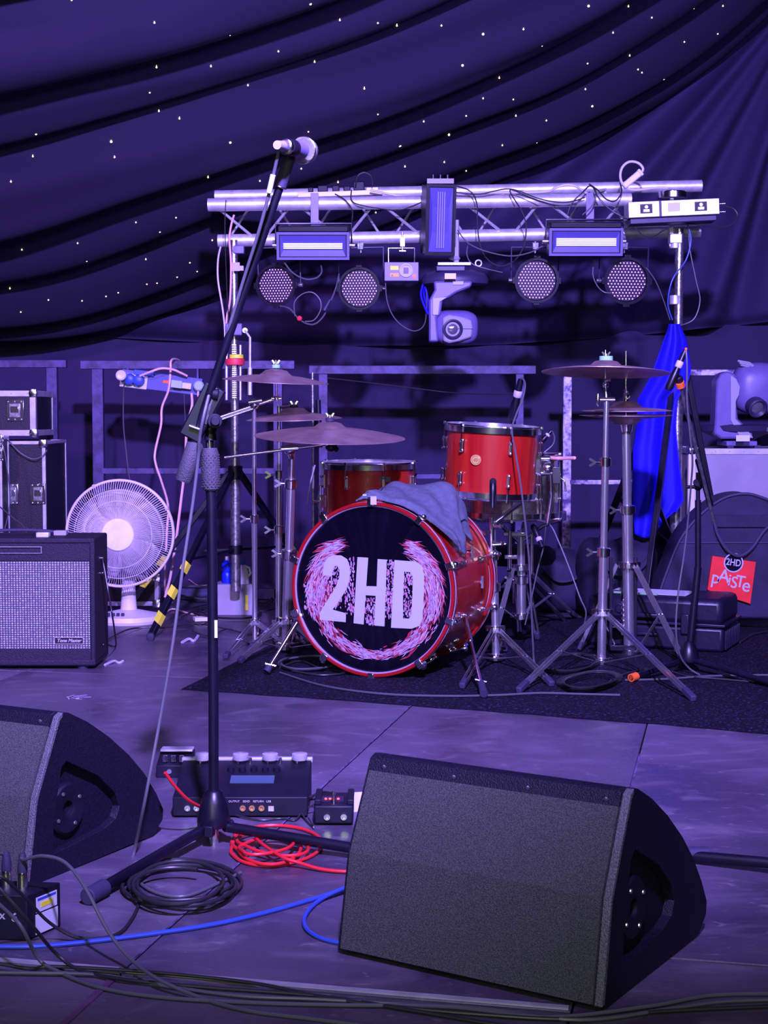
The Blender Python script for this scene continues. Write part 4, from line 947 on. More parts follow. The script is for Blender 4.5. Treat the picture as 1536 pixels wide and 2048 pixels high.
def par(label, cx, cy, r, Y, yaw, pitch=4):
    q = P(cx, cy, Y); R = S(r, Y); t = thing('par_light', label, 'stage light', q, 'round LED lamps hanging under the truss')
    T = face(q, rad(yaw), rad(pitch))
    b = MB(); b.M = T; b.lathe([(0, -.13), (R * .55, -.13), (R * .95, -.04), (R * 1.12, 0), (R * 1.14, .012), (R * 1.02, .012), (R * 1.0, .004), (R * .99, -.004), (0, -.004)], 40); b.build('can', 'black', t)
    b = MB(); b.M = T; b.ring((0, 0, .008), R * 1.10, .0035, 40, 6); b.build('front_ring', 'mh_dark', t)
    b = MB(); b.M = T; b.lathe([(0, -.002), (R * .97, -.002), (R * .97, .001), (0, .001)], 40); b.build('led_plate', 'led_plate', t)
    b = MB(); b.M = T; s = R * .165; n = 7
    for i in range(-n, n + 1):
        for j in range(-n, n + 1):
            x, y = s * (j + (i % 2) * .5), s * i * .866
            if math.hypot(x, y) < R * .92: b.lathe([(s * .24, 0), (s * .17, s * .12), (0, s * .17)], 6, Matrix.Translation((x, y, .001)))
    tag(b.build('led_lenses', 'led', t, ang=180), kind='stuff')
    for a in (90, 270, 0, 180):
        b = MB(); b.M = T @ Matrix.Rotation(rad(a), 4, 'Z'); b.box((R * 1.17, 0, .005), (R * .16, R * .34, .014)); b.build('frame_clip', 'black', t, bev=.0015)
    b = MB(); b.M = T; x = R * 1.22; hh = (P(cx, cy, Y).z - P(cx, 492, Y).z); hh = abs(hh)
    b.tube([(-x, 0, -.05), (-x, hh * .96, -.05), (x, hh * .96, -.05), (x, 0, -.05)], .0042, 6); b.build('yoke', 'mh_dark', t)
    for s_ in (-1, 1):
        b = MB(); b.M = T; b.cyl((s_ * R * .95, 0, -.05), (s_ * R * 1.34, 0, -.05), .009); b.build('yoke_knob', 'chrome_dull', t)
    b = MB(); b.M = T; b.box((0, hh, -.05), (.026, .030, .026)); b.cyl((0, hh - .03, -.05), (0, hh + .02, -.05), .005); b.build('clamp', 'chrome_dull', t, bev=.002)
    return t
par('LED lamp nearest the left end of the truss, below the lit strobe', 552, 571, 36, 6.56, -14, 5)
par('LED lamp between the left strobe and the laser box', 719, 577, 37, 6.56, -8, 5)
par('LED lamp just right of the hanging moving head', 1073, 561, 39, 6.56, 4, 5)
par('LED lamp nearest the right lighting stand', 1253, 562, 41, 6.56, 8, 5)
# laser
Yz = 6.45; q = P(803, 543, Yz); t = thing('laser_projector', 'small grey laser box with yellow stickers and a red light', 'stage light', q); T = face(q); k = Yz / F_PX
b = MB(); b.M = T; b.box((0, 0, -.06), (68 * k, 37 * k, .12)); b.build('housing', 'mh_grey', t, bev=.002)
b = MB(); b.M = T @ Matrix.Translation((9 * k, 2 * k, 0)); b.lathe([(13.5 * k, 0), (13.5 * k, .006), (11 * k, .006), (11 * k, .001), (0, .001)], 28); b.build('window_ring', 'mh_light', t)
b = MB(); b.M = T @ Matrix.Translation((9 * k, 2 * k, 0)); b.box((0, 0, .003), (10 * k, 11 * k, .004)); b.build('aperture', 'led_plate', t)
b = MB(); b.M = T; b.box((-14 * k, 7 * k, .001), (16 * k, 8 * k, .001)); b.build('yellow_sticker', 'yellow', t)
b = MB(); b.M = T; b.box((-14 * k, -7 * k, .001), (17 * k, 7 * k, .001)); ws_ = b.build('warning_sticker', mat('amber_sticker', (.95, .45, .05), .5), t)
b = MB(); b.M = T; b.ext([(-21 * k, -9.5 * k), (-16 * k, -9.5 * k), (-18.5 * k, -5 * k)], .0015, .002); b.build('warning_triangle', 'black', ws_)
b = MB(); b.M = T; b.ball((25 * k, -9 * k, .001), .006, 8); b.build('indicator', 'ledred', t)
b = MB(); b.M = T; b.tube([(-26 * k, 17 * k, -.04), (-26 * k, 48 * k, -.04), (26 * k, 48 * k, -.04), (26 * k, 17 * k, -.04)], .003, 6); b.build('yoke', 'chrome_dull', t)
b = MB(); b.M = T; b.box((2 * k, 60 * k, -.04), (.020, .04, .02)); b.cyl((2 * k, 40 * k, -.04), (2 * k, 80 * k, -.04), .004); b.build('clamp', 'chrome_dull', t, bev=.001)
b = MB(); b.M = T; b.box((2 * k, 42 * k, -.03), (.03, .008, .006)); b.build('wing_nut', 'chrome', t, bev=.002)

# ------------------------------------------------------------ moving heads
def mh_head(T, k, par, tilt=0.):
    """head of the moving light: T local x right, y up, z to the viewer, k metres per picture pixel"""
    b = MB(); b.M = T
    b.ball((4 * k, 0, -.02), (45 * k, 34 * k, .070), 28, e=.62); b.build('head_shell', 'mh_grey', par, ang=50)
    b = MB(); b.M = T; pl = [(-26, -26), (-28, 20), (-16, 26), (10, 22), (30, 16), (33, 0), (31, -18), (6, -26), (-14, -30)]
    b.ext([(x * k, y * k) for x, y in pl], .02, .062); fp = b.build('front_face', 'mh_light', par, bev=.008)
    b = MB(); b.M = T; b.box((14 * k, -1 * k, .0622), (36 * k, .0022, .002)); b.build('face_seam', 'mh_dark', fp)
    b = MB(); b.M = T @ Matrix.Translation((-8 * k, -2 * k, .052)); b.lathe([(20 * k, 0), (20 * k, .016), (17.5 * k, .018), (14 * k, .010), (13 * k, .004), (0, .004)], 36); lr = b.build('lens_ring', 'mh_dark', par)
    b = MB(); b.M = T @ Matrix.Translation((-8 * k, -2 * k, .052)); b.lathe([(13 * k, .004), (10 * k, .011), (5 * k, .0145), (0, .0155)], 28); b.build('lens', 'glass', lr)
Ym = 6.45; k = Ym / F_PX; q = P(908, 655, Ym); t = thing('moving_head', 'grey moving head light hanging under the middle of the truss', 'stage light', P(908, 690, Ym))
T = face(q, rad(8), rad(6)); mh_head(T, k * 1.0, t)
q2 = P(905, 555, Ym); T = face(q2)
b = MB(); b.M = T; b.box((-4 * k, 17 * k, -.05), (58 * k, 11 * k, .14)); b.build('mounting_base', 'mh_dark', t, bev=.004)
b = MB(); b.M = T @ Matrix.Rotation(-math.pi / 2, 4, 'X'); b.lathe([(66 * k, -11 * k), (68 * k, -2 * k), (60 * k, 10 * k), (34 * k, 18 * k), (0, 18 * k)], 36, Matrix.Translation((6 * k, .06, 0)) @ Matrix.Diagonal((1, .7, 1, 1))); b.build('base_dish', 'mh_dark', t, ang=45)
b = MB(); b.M = T; b.box((-6 * k, -1 * k, .085), (22 * k, 11 * k, .002)); b.build('maker_label', 'plug_white', t)
b = MB(); b.M = T; yk = [(-38, -9), (38, -9), (36, -20), (8, -31), (-10, -42), (-20, -44), (-24, -74), (-32, -80), (-28, -128), (-47, -128), (-47, -46), (-36, -26)]
b.ext([(x * k, y * k) for x, y in yk], -.06, .05); b.build('yoke_arm', 'mh_grey', t, bev=.008)
b = MB(); b.M = T; b.ext([(x * k, y * k) for x, y in [(-40, -42), (-10, -40), (-26, -50), (-29, -76), (-40, -76)]], .05, .056); b.build('arm_panel', 'mh_light', t, bev=.002)
b = MB(); b.M = T; b.box((10 * k, -13 * k, .052), (22 * k, 8 * k, .004)); b.build('arm_panel', 'mh_light', t, bev=.002)
b = MB(); b.M = T; b.box((4 * k, 28 * k, -.05), (66 * k, 6 * k, .07)); b.build('clamp_bar', 'alu', t, bev=.002)
b = MB(); b.M = T; b.ball((5 * k, 40 * k, -.05), (12 * k, 5 * k, .02), 12); b.cyl((7 * k, 26 * k, -.05), (7 * k, 62 * k, -.05), .008); b.build('clamp_wing', 'mh_light', t)
b = MB(); b.M = T; b.ring((52 * k, 29 * k, -.02), 6 * k, 1.6 * k, 20, 8); b.build('eye_bolt', 'alu', t)
cb('bundle of blue cable hanging beside the hanging moving head', [(846, 568, 6.5), (842, 590, 6.48), (850, 615, 6.46), (858, 628, 6.45), (856, 600, 6.48), (850, 575, 6.5), (848, 590, 6.52), (856, 618, 6.5), (862, 630, 6.49)], .0045, 'blue')
# one standing on the pale case
Ym = 6.85; k = Ym / F_PX; zc = P(1488, 897, 6.75).z; q = P(1488, 880, Ym)
t = thing('moving_head', 'grey moving head light standing on the pale flight case', 'stage light', (q.x, Ym + .1, zc))
T = face((q.x, Ym, zc))
def up_(x, y): return ((x - 1488) * k, (890 - y) * k)
b = MB(); b.M = T; 
for x in (-26, 28): b.box((x * k, .006, -.02), (12 * k, .012, .03))
b.build('rubber_feet', 'rubber', t)
b = MB(); b.M = T; b.box((-4 * k, 9 * k, -.1), (62 * k, 10 * k, .2)); b.build('foot_block', 'mh_grey', t, bev=.004)
b = MB(); b.M = T @ Matrix.Rotation(-math.pi / 2, 4, 'X'); b.lathe([(0, 13 * k), (34 * k, 14 * k), (44 * k, 20 * k), (76 * k, 34 * k), (80 * k, 44 * k), (70 * k, 47 * k), (0, 47 * k)], 36, Matrix.Translation((-2 * k, .13, 0)) @ Matrix.Diagonal((1, .75, 1, 1))); b.build('base_dish', 'mh_dark', t, ang=35)
b = MB(); b.M = T; b.box((-10 * k, 20 * k, .075), (27 * k, 12 * k, .003)); b.build('maker_label', 'plug_white', t)
yk = [(1445, 872), (1508, 872), (1508, 860), (1478, 832), (1474, 800), (1482, 780), (1480, 757), (1470, 742), (1455, 736), (1442, 742), (1434, 756), (1432, 835), (1430, 862)]
b = MB(); b.M = T; b.ext([up_(*p) for p in yk], -.14, -.02); b.build('yoke_arm', 'mh_grey', t, bev=.010)
b = MB(); b.M = T; b.ext([up_(*p) for p in [(1461, 745), (1472, 752), (1480, 768), (1478, 785), (1472, 796), (1472, 832), (1503, 862), (1508, 870), (1482, 870), (1462, 834)]], -.02, -.012); b.build('arm_panel', 'mh_light', t, bev=.002)
b = MB(); b.M = T; b.ball((*up_(1522, 770), -.09), (52 * k, 52 * k, .085), 28, e=.72); b.build('head_shell', 'mh_grey', t, ang=50)
b = MB(); b.M = T
for i in range(3):
    pts = [up_(1477 + i * 3, 716 + i * 4), up_(1500 + i * 2, 720 + i * 4), up_(1520 + i, 734 + i * 4), up_(1545, 757 + i * 4)]
    b.tube([(x, y, -.035 - abs(i - 1) * .004) for x, y in pts], .0055, 8)
b.build('head_handle', 'mh_light', t)
b = MB(); b.M = T @ Matrix.Translation((*up_(1512, 806), -.02)) @ Matrix.Rotation(rad(25), 4, 'X') @ Matrix.Rotation(rad(12), 4, 'Y'); b.lathe([(19 * k, -.02), (20 * k, .03), (17 * k, .034), (12 * k, .022), (0, .022)], 32); lr = b.build('lens_ring', 'mh_dark', t)
b = MB(); b.M = T @ Matrix.Translation((*up_(1512, 806), -.02)) @ Matrix.Rotation(rad(25), 4, 'X') @ Matrix.Rotation(rad(12), 4, 'Y'); b.lathe([(12 * k, .022), (6 * k, .028), (0, .030)], 24); b.build('lens', 'glass', lr)
b = MB(); b.M = T; b.box((*up_(1534, 853), .02), (6 * k, 8 * k, .004)); b.build('display', 'screen', t)

# dimmer bar on the right end of the truss
Yd = 6.44; k = Yd / F_PX; q = P(1348, 416, Yd); t = thing('dimmer_pack', 'long pale metal dimmer pack on the right end of the truss', 'stage light', P(1348, 440, Yd)); T = face(q) @ Matrix.Rotation(rad(2.5), 4, 'Z')
b = MB(); b.M = T; b.box((0, 0, -.06), (180 * k, 31 * k, .12)); b.build('housing', 'alu', t, bev=.002)
for x in (-55, 53):
    b = MB(); b.M = T; b.box((x * k, 1 * k, .001), (24 * k, 18 * k, .004)); pn = b.build('socket_panel', 'case_panel', t)
    b = MB(); b.M = T; b.box((x * k, -3 * k, .004), (12 * k, 5 * k, .004)); b.cyl((x * k, 4 * k, .003), (x * k, 4 * k, .008), .007); b.build('socket', 'silver_text', pn)
b = MB(); b.M = T; b.box((0, 2 * k, .001), (24 * k, 17 * k, .002)); b.build('maker_label', 'paper', t)
b = MB(); b.M = T; b.box((-27 * k, 0, .001), (5 * k, 30 * k, .002)); b.build('dark_band', 'mh_dark', t)
b = MB(); b.M = T; b.box((0, -20 * k, -.07), (172 * k, 14 * k, .10)); b.build('under_cover', 'mh_dark', t, bev=.003)
for y in (6, -10):
    b = MB(); b.M = T; b.cyl((88 * k, y * k, -.03), (104 * k, y * k, -.03), .005); b.build('end_plug', 'chrome', t)
b = MB(); b.M = Matrix.Identity(4); q = P(1345, 392, 6.6); b.lathe([(.055, -.014), (.062, -.010), (.062, .014), (.055, .018), (0, .018)], 28, Matrix.Translation(q)); b.build('mounting_plate', 'chrome', t)
b = MB(); b.box((q.x, 6.62, P(0, 445, 6.6).z), (.018, .02, .20)); b.build('fixing_bolt', 'alu', t, bev=.002)

# power strip on top of the truss, plugs, connector
Yq = 6.66; k = Yq / F_PX; q = P(680, 390, Yq); t = thing('power_strip', 'long white socket strip lying on the left half of the truss', 'power strip', P(680, 396, Yq)); T = face(q) @ Matrix.Rotation(rad(2.0), 4, 'Z')
b = MB(); b.M = T; b.box((0, 3 * k, -.03), (168 * k, 10 * k, .06)); b.build('body', 'white', t, bev=.003)
for x, w_, h_ in ((-58, 10, 10), (-34, 20, 13), (-8, 14, 12), (14, 14, 10), (38, 22, 18)):
    b = MB(); b.M = T; b.box((x * k, (8 + h_ / 2) * k, -.03), (w_ * k, h_ * k, .04)); b.build('plug', 'blackmat', t, bev=.004)
b = MB(); b.M = T; b.box((64 * k, 9 * k, -.03), (24 * k, 9 * k, .05)); b.build('end_block', 'white', t, bev=.003)
Yc = 6.55; q = P(1263, 360, Yc); t = thing('cable_connector', 'white inline connector leaning above the right half of the truss', 'plug', q); T = face(q) @ Matrix.Rotation(rad(40), 4, 'Z'); k = Yc / F_PX
b = MB(); b.M = T; b.box((0, 0, 0), (42 * k, 13 * k, .03)); b.build('body', 'white', t, bev=.006)
b = MB(); b.M = T; b.box((22 * k, 0, 0), (6 * k, 15 * k, .034)); b.build('cap', 'plug_white', t, bev=.004)
cb('white cable curling in a ring above the right half of the truss', [(1278, 352, 6.55), (1286, 338, 6.55), (1276, 326, 6.55), (1258, 324, 6.55), (1244, 336, 6.55), (1241, 356, 6.55), (1250, 374, 6.55), (1270, 380, 6.56), (1310, 376, 6.58), (1335, 376, 6.6)], .0055, 'cable_white')
cb('white cable lying over the top of the truss left of the ring', [(740, 380, 6.62), (765, 385, 6.62), (800, 392, 6.62), (846, 394, 6.6), (920, 388, 6.62), (960, 386, 6.65), (1085, 384, 6.62), (1110, 376, 6.6), (1130, 370, 6.6), (1150, 372, 6.6), (1165, 382, 6.62)], .005, 'cable_white')
dark = [('loop of black cable standing above the left half of the truss', [(712, 368, 6.62), (715, 352, 6.6), (728, 345, 6.6), (742, 352, 6.6), (745, 370, 6.62)], .0032, 'cable'),
 ('black cable drooping from the socket strip along the truss', [(703, 380, 6.58), (704, 402, 6.56), (730, 412, 6.55), (790, 420, 6.55), (820, 414, 6.55), (848, 402, 6.5)], .0028, 'cable'),
 ('black cable dropping from the socket strip behind the left strobe', [(670, 388, 6.58), (690, 400, 6.56), (704, 420, 6.55), (704, 440, 6.54), (700, 465, 6.6)], .0028, 'cable'),
 ('grey cable drooping in a shallow curve under the left strobe', [(565, 520, 6.46), (585, 545, 6.46), (610, 558, 6.46), (632, 556, 6.46), (643, 545, 6.47), (642, 530, 6.5)], .0034, 'cable_grey'),
 ('grey cable with a red mark looping below the two left lamps', [(560, 612, 6.5), (580, 618, 6.46), (600, 640, 6.45), (625, 649, 6.45), (645, 635, 6.45), (660, 605, 6.46), (672, 575, 6.48), (678, 548, 6.52)], .0034, 'cable_grey'),
 ('round loop of dark cable between the two left lamps', [(590, 632, 6.44), (589, 605, 6.44), (605, 588, 6.44), (625, 585, 6.44), (640, 600, 6.44), (641, 620, 6.44), (628, 640, 6.44), (610, 643, 6.44)], .0026, 'cable_grey'),
 ('thin cable hanging in a deep bow under the laser box', [(771, 566, 6.46), (774, 600, 6.46), (785, 630, 6.45), (805, 652, 6.45), (830, 662, 6.45), (848, 650, 6.46), (853, 620, 6.47), (853, 580, 6.48)], .0024, 'cable_grey'),
 ('black cable winding down from the truss right of the upright strobe', [(912, 372, 6.5), (940, 382, 6.52), (953, 405, 6.5), (955, 440, 6.5), (958, 480, 6.5), (972, 515, 6.5), (1000, 532, 6.5), (1030, 520, 6.5), (1048, 490, 6.5), (1052, 450, 6.5), (1042, 420, 6.5), (1020, 380, 6.52), (1060, 395, 6.52), (1110, 412, 6.5)], .0030, 'cable'),
 ('grey cable sagging from the upright strobe to the right strobe', [(915, 460, 6.46), (935, 485, 6.45), (970, 502, 6.44), (1020, 512, 6.44), (1060, 505, 6.44), (1085, 492, 6.44)], .0028, 'cable_grey'),
 ('thin cable sagging behind the eye bolt of the moving head', [(936, 488, 6.48), (934, 510, 6.48), (945, 528, 6.47), (975, 538, 6.47), (1005, 545, 6.48)], .0024, 'cable_grey'),
 ('thin black cable arching along the truss left of the ring', [(910, 385, 6.54), (960, 388, 6.54), (1020, 378, 6.54), (1080, 398, 6.54), (1130, 405, 6.54), (1170, 395, 6.54)], .0028, 'cable'),
 ('black cable bunch rising over the right hook clamp', [(1135, 430, 6.5), (1145, 405, 6.5), (1165, 385, 6.5), (1180, 372, 6.52), (1192, 385, 6.5), (1185, 410, 6.5), (1165, 430, 6.5)], .0032, 'cable'),
 ('black cable crossing the right hook clamp towards the dimmer pack', [(1178, 368, 6.52), (1195, 380, 6.5), (1212, 398, 6.5), (1230, 402, 6.5), (1243, 385, 6.52), (1240, 365, 6.55)], .0032, 'cable'),
 ('black cable drooping from the hook clamp over the right strobe', [(1188, 378, 6.5), (1200, 400, 6.48), (1222, 420, 6.48), (1250, 436, 6.48), (1275, 445, 6.5)], .0030, 'cable'),
 ('black loop of cable off the right end of the dimmer pack', [(1452, 413, 6.42), (1468, 418, 6.42), (1475, 432, 6.42), (1464, 448, 6.44), (1440, 455, 6.46), (1400, 450, 6.5), (1370, 446, 6.5)], .0032, 'cable'),
 ('black cable bowing below the right truss end', [(1270, 455, 6.5), (1285, 470, 6.5), (1305, 474, 6.5), (1325, 462, 6.5), (1345, 452, 6.5)], .0028, 'cable'),
 ('blue cable running down beside the right stand pole', [(1375, 448, 6.56), (1382, 480, 6.56), (1372, 520, 6.56), (1350, 550, 6.55), (1340, 575, 6.55), (1336, 610, 6.56), (1345, 640, 6.57)], .0030, 'cable_blue'),
 ('grey cable looping out to the right of the right stand', [(1378, 462, 6.58), (1380, 500, 6.58), (1392, 560, 6.58), (1400, 600, 6.58), (1390, 635, 6.58), (1370, 648, 6.58), (1350, 650, 6.57)], .0026, 'cable_grey'),
 ('thin grey cable from the right lamp to the stand pole', [(1292, 535, 6.55), (1310, 560, 6.55), (1325, 595, 6.56), (1340, 640, 6.58)], .0024, 'cable_grey'),
 ('thin cable hanging left of the right lamp', [(1188, 520, 6.56), (1186, 550, 6.56), (1195, 572, 6.55), (1208, 584, 6.54), (1222, 586, 6.54)], .0024, 'cable_grey')]
for lb, pts, r, m in dark: cb(lb, pts, r, m, 'hanging_cable')
b = MB(); q = P(599, 637, 6.44); b.ball(q, .012, 8); o = b.build('cable_mark', 'tape_red'); tag(o, 'red marker tag on the cable below the left lamps', 'marker')
b = MB(); b.cyl(P(648, 622, 6.44), P(660, 600, 6.45), .010, .007); tag(b.build('inline_connector', 'mh_dark'), 'dark inline cable connector hanging left of the second lamp', 'plug')

# ------------------------------------------------------------ blue cloth on the right stand
Yk = 6.50
Lx = [(648, 1338), (700, 1320), (760, 1298), (800, 1276), (850, 1274), (900, 1267), (1000, 1266), (1066, 1270)]
Rx = [(648, 1358), (680, 1372), (740, 1382), (760, 1378), (800, 1356), (850, 1352), (900, 1356), (1000, 1368), (1066, 1330)]
def lin(tb, y):
    for (a, va), (b_, vb) in zip(tb, tb[1:]):
        if y <= b_: return va + (vb - va) * (y - a) / (b_ - a)
    return tb[-1][1]
def clothf(u, v):
    y = 648 + (1068 - 648) * v; l, r = lin(Lx, y), lin(Rx, y)
    if v > .9: y += 8 * math.sin(u * 4) - 45 * max(0, u - .55) * (v - .9) * 10
    px = l + (r - l) * u; fold = .026 * math.sin(u * 8 + v * 2.5 + .8 * math.sin(v * 3)) * min(1, v * 3 + .15) + .008 * math.sin(u * 19 + v * 5)
    return tuple(P(px, y, Yk + fold + .02 * (1 - v) - .055 * math.sin(math.pi * u) * (1 - v) ** 2))
b = MB(); b.add(*grid(60, 70, clothf)); cl_ = tag(b.build('blue_cloth', 'blue', ang=180, solid=.004), 'vivid blue cloth draped over the right lighting stand', 'cloth')

# ------------------------------------------------------------ cymbal bag, hard case, soft bags
bx0 = P(1440, 1, 6.15).x
out = [(1310, 1235), (1318, 1190), (1335, 1140), (1360, 1080), (1395, 1035), (1440, 1000), (1480, 988), (1515, 992), (1560, 1015), (1620, 1080), (1640, 1240)]
Yg = 6.2
t = thing('cymbal_bag', 'large round dark cymbal bag with a red patch, right edge', 'bag', (P(1470, 1, Yg).x, Yg, 0))
op = smooth([P(x, y, Yg) for x, y in out], 5); pts2 = [(p.x, max(p.z, .004)) for p in op]
Tb = Matrix(((1, 0, 0, 0), (0, 0, 1, 0), (0, 1, 0, 0), (0, 0, 0, 1)))
b = MB(); b.M = Tb; b.ext(pts2, Yg, Yg + .22); b.build('bag_body', 'bag', t, bev=.03)
b = MB(); b.tube([Vector((x, Yg - .002, z)) for x, z in pts2[1:-1]], .006, 6); b.build('piping', 'rubber', t)
qa = [P(1425, 1112, Yg - .02), P(1512, 1124, Yg - .02), P(1501, 1208, Yg - .02), P(1415, 1180, Yg - .02)]
xx = (qa[1] - qa[0]).normalized(); zz_ = (qa[0] - qa[3]).normalized(); 
Tp = frame(((qa[0] + qa[1] + qa[2] + qa[3]) / 4), xx, (zz_ - xx * zz_.dot(xx)).normalized(), (0, -1, 0))
b = MB(); vv = [Tp.inverted() @ q for q in qa]; b.M = Tp; b.ext([(v.x, v.y) for v in vv], -.016, .0); pt = b.build('patch', 'patch', t, bev=.001)
kk = Yg / F_PX
for ch, dx, dy, sz in zip('pAiSTe', (-34, -18, -6, 4, 16, 29), (-13, -9, -13, -17, -14, -21), (37, 38, 33, 33, 34, 39)):
    text(ch, sz * kk, Tp @ Matrix.Translation(((dx + 2) * kk, (dy - 2) * kk, .0008)) @ Matrix.Rotation(rad(-2), 4, 'Z'), 'print_white', 'patch_letter', pt, bold=.0004, sx=.95, ay='BOTTOM_BASELINE')
b = MB(); b.M = Tp @ Matrix.Translation((-1 * kk, 31 * kk, .001)); b.lathe([(17 * kk, 0), (19.5 * kk, 0), (19.5 * kk, .0015), (17 * kk, .0015)], 36, closed=True); ro = b.build('round_badge_ring', 'print_white', t)
b = MB(); b.M = Tp @ Matrix.Translation((-1 * kk, 31 * kk, .0)); b.lathe([(17 * kk, 0), (17 * kk, .001), (0, .001)], 36); b.build('round_badge', 'head_black', t)
text('2HD', 19 * kk, Tp @ Matrix.Translation((-1 * kk, 31 * kk, .0016)), 'print_white', 'badge_lettering', t, bold=.0005, sx=.8)
b = MB(); b.tube(smooth([P(1428, 1040, Yg - .01), P(1436, 1070, Yg - .02), P(1455, 1100, Yg - .03), P(1480, 1112, Yg - .03), P(1505, 1095, Yg - .02), P(1530, 1060, Yg - .01), P(1560, 1040, Yg - .01)], 6), .007, 8); b.build('carry_strap', 'rubber', t)
b = MB(); a, c = P(1428, 1035, Yg), P(1620, 1050, Yg); b.box(((a.x + c.x) / 2, Yg - .004, (a.z + c.z) / 2), (c.x - a.x, .014, .05)); b.build('pocket_flap', 'bag', t, bev=.004)
a, c = P(1360, 1085, Yg), P(1640, 1100, Yg); b = MB(); b.box(((a.x + c.x) / 2, Yg - .001, a.z), (c.x - a.x, .010, .006)); b.build('seam', 'rubber', t)
# hard case
Yh = 5.70; g0 = G(1215, 1300); a, c = P(1222, 1196, Yh), P(1440, 1296, Yh); zt = P(1330, 1197, Yh).z; yaw = rad(-24)
hw = .52; hd = .30
gc = G(1446, 1311); Th = Matrix.Translation((gc.x - hw * math.cos(yaw), gc.y - hw * math.sin(yaw), 0)) @ Matrix.Rotation(yaw, 4, 'Z'); hz = .205
fz0 = .0092
t = thing('hard_case', 'black ribbed plastic hard case with a paper sheet on its lid', 'case', Th @ Vector((hw / 2, hd / 2, fz0)))
def hb_(c, s, nm, par=t, m='case_black', bev=.012, T=Th):
    b = MB(); b.box(c, s, T); return b.build(nm, m, par, bev=bev)
hb_((hw / 2, hd / 2, fz0 + .045), (hw, hd, .09), 'case_base'); hb_((hw / 2, hd / 2, hz - .050), (hw * .985, hd * .98, .098), 'lid', bev=.022)
hb_((hw / 2, hd / 2, fz0 + .098), (hw + .014, hd + .014, .012), 'lip', bev=.003)
for k in range(9): hb_((hw + .004, .03 + k * (hd - .06) / 8, fz0 + .042), (.008, .012, .07), 'side_rib', bev=.002)
for x in (.07, .38):
    hb_((x, -.008, fz0 + .10), (.030, .018, .075), 'latch', bev=.004)
hb_((.20, -.006, fz0 + .055), (.16, .012, .012), 'front_rib', bev=.003); hb_((.225, -.012, fz0 + .125), (.12, .018, .020), 'handle', bev=.006)
b = MB(); b.M = Th @ Matrix(((1, 0, 0, .13), (0, 0, -1, -.0), (0, 1, 0, .155), (0, 0, 0, 1))); b.lathe([(.016, 0), (.018, .004), (.014, .005), (.012, .003), (0, .003)], 24); b.build('valve_ring', 'case_black', t)
b = MB(); b.box((.22, .13, hz + .0025), (.30, .17, .0012), Th @ Matrix.Rotation(rad(0), 4, 'Z')); o = b.build('paper_sheet', 'paper'); tag(o, 'white sheet of paper lying on the black hard case', 'paper')
b = MB(); b.cyl(Th @ Vector((.10, .025, hz + .006)), Th @ Vector((.27, .015, hz + .006)), .0045); o = b.build('pen', mat('green_pen', (.25, .5, .25), .4)); tag(o, 'thin greenish pen lying on the front edge of the hard case', 'pen')
# soft bags in the shade
def soft(label, x0, y0, x1, y1, Y, seed, dep=.35, m='bag'):
    a, c = P(x0, y0, Y), P(x1, y1, Y); H = a.z; W = c.x - a.x; t = thing('soft_bag', label, 'bag', ((a.x + c.x) / 2, Y + dep / 2, 0), 'dark soft bags behind the drum kit'); rr = random.Random(seed)
    b = MB(); b.ball((0, 0, 0), 1, 32, e=.55); b.v = [Vector(((a.x + c.x) / 2 + v.x * W / 2 * (1 + .05 * wobble(v.z * 2, v.y, seed)), Y + dep / 2 + v.y * dep / 2 * (1 + .1 * wobble(v.x * 3, v.z * 2, seed)), H / 2 + v.z * H / 2 * (1 + (.14 * wobble(v.x * 2.5, v.y * 2, seed) if v.z > 0 else 0)) + .002)) for v in b.v]
    b.build('bag_body', m, t, ang=180)
    b = MB(); z = H * .80; b.tube(smooth([((a.x + c.x) / 2 - W * .3, Y - .01, z), ((a.x + c.x) / 2 - W * .1, Y - .035, z - .06), ((a.x + c.x) / 2 + W * .15, Y - .035, z - .05), ((a.x + c.x) / 2 + W * .32, Y - .01, z)], 6), .008, 6); b.build('strap', 'rubber', t)
    return t
soft('slumped dark bag behind the snare drum stand', 1055, 1108, 1200, 1230, 6.75, 2, .3)
sb = soft('dark bag with a silver triangle ring between the crash and hi-hat stands', 1165, 1085, 1325, 1225, 6.45, 5, .35)
b = MB(); b.tube([P(1212, 1163, 6.42), P(1231, 1163, 6.42), P(1221, 1180, 6.42)], .0028, 6, closed=True); b.build('triangle_ring', 'chrome', sb)
# bottles and box left of the drums
Yb = 6.3; gz = G(470, 1250).y
q = P(474, 1165, 6.75); t = thing('wooden_block', 'grey wooden block on the floor carrying the two bottles', 'box', (q.x, 6.8, 0)); zt = P(474, 1170, 6.7).z
b = MB(); b.box((q.x - .01, 6.8, zt / 2), (.17, .16, zt)); b.build('block', 'case_light', t, bev=.004)
b = MB(); b.box((q.x + .045, 6.715, zt * .42), (.012, .004, zt * .5)); b.build('yellow_mark', 'hazard', t)
q = P(455, 1168, 6.78); t = thing('bottle', 'bright blue plastic bottle on the grey block', 'bottle', (q.x, 6.78, zt))
b = MB(); b.lathe([(0, 0), (.023, 0), (.025, .01), (.025, .04), (.020, .05), (.025, .058), (.025, .085), (.012, .100), (.009, .102)], 20, Matrix.Translation((q.x, 6.78, zt))); b.build('bottle_body', 'bottle_blue', t)
b = MB(); b.lathe([(.010, .100), (.010, .118), (0, .118)], 14, Matrix.Translation((q.x, 6.78, zt))); b.build('cap', 'silver_text', t)
q = P(485, 1168, 6.76); t = thing('bottle', 'white spray bottle with a blue cap on the grey block', 'bottle', (q.x, 6.76, zt))
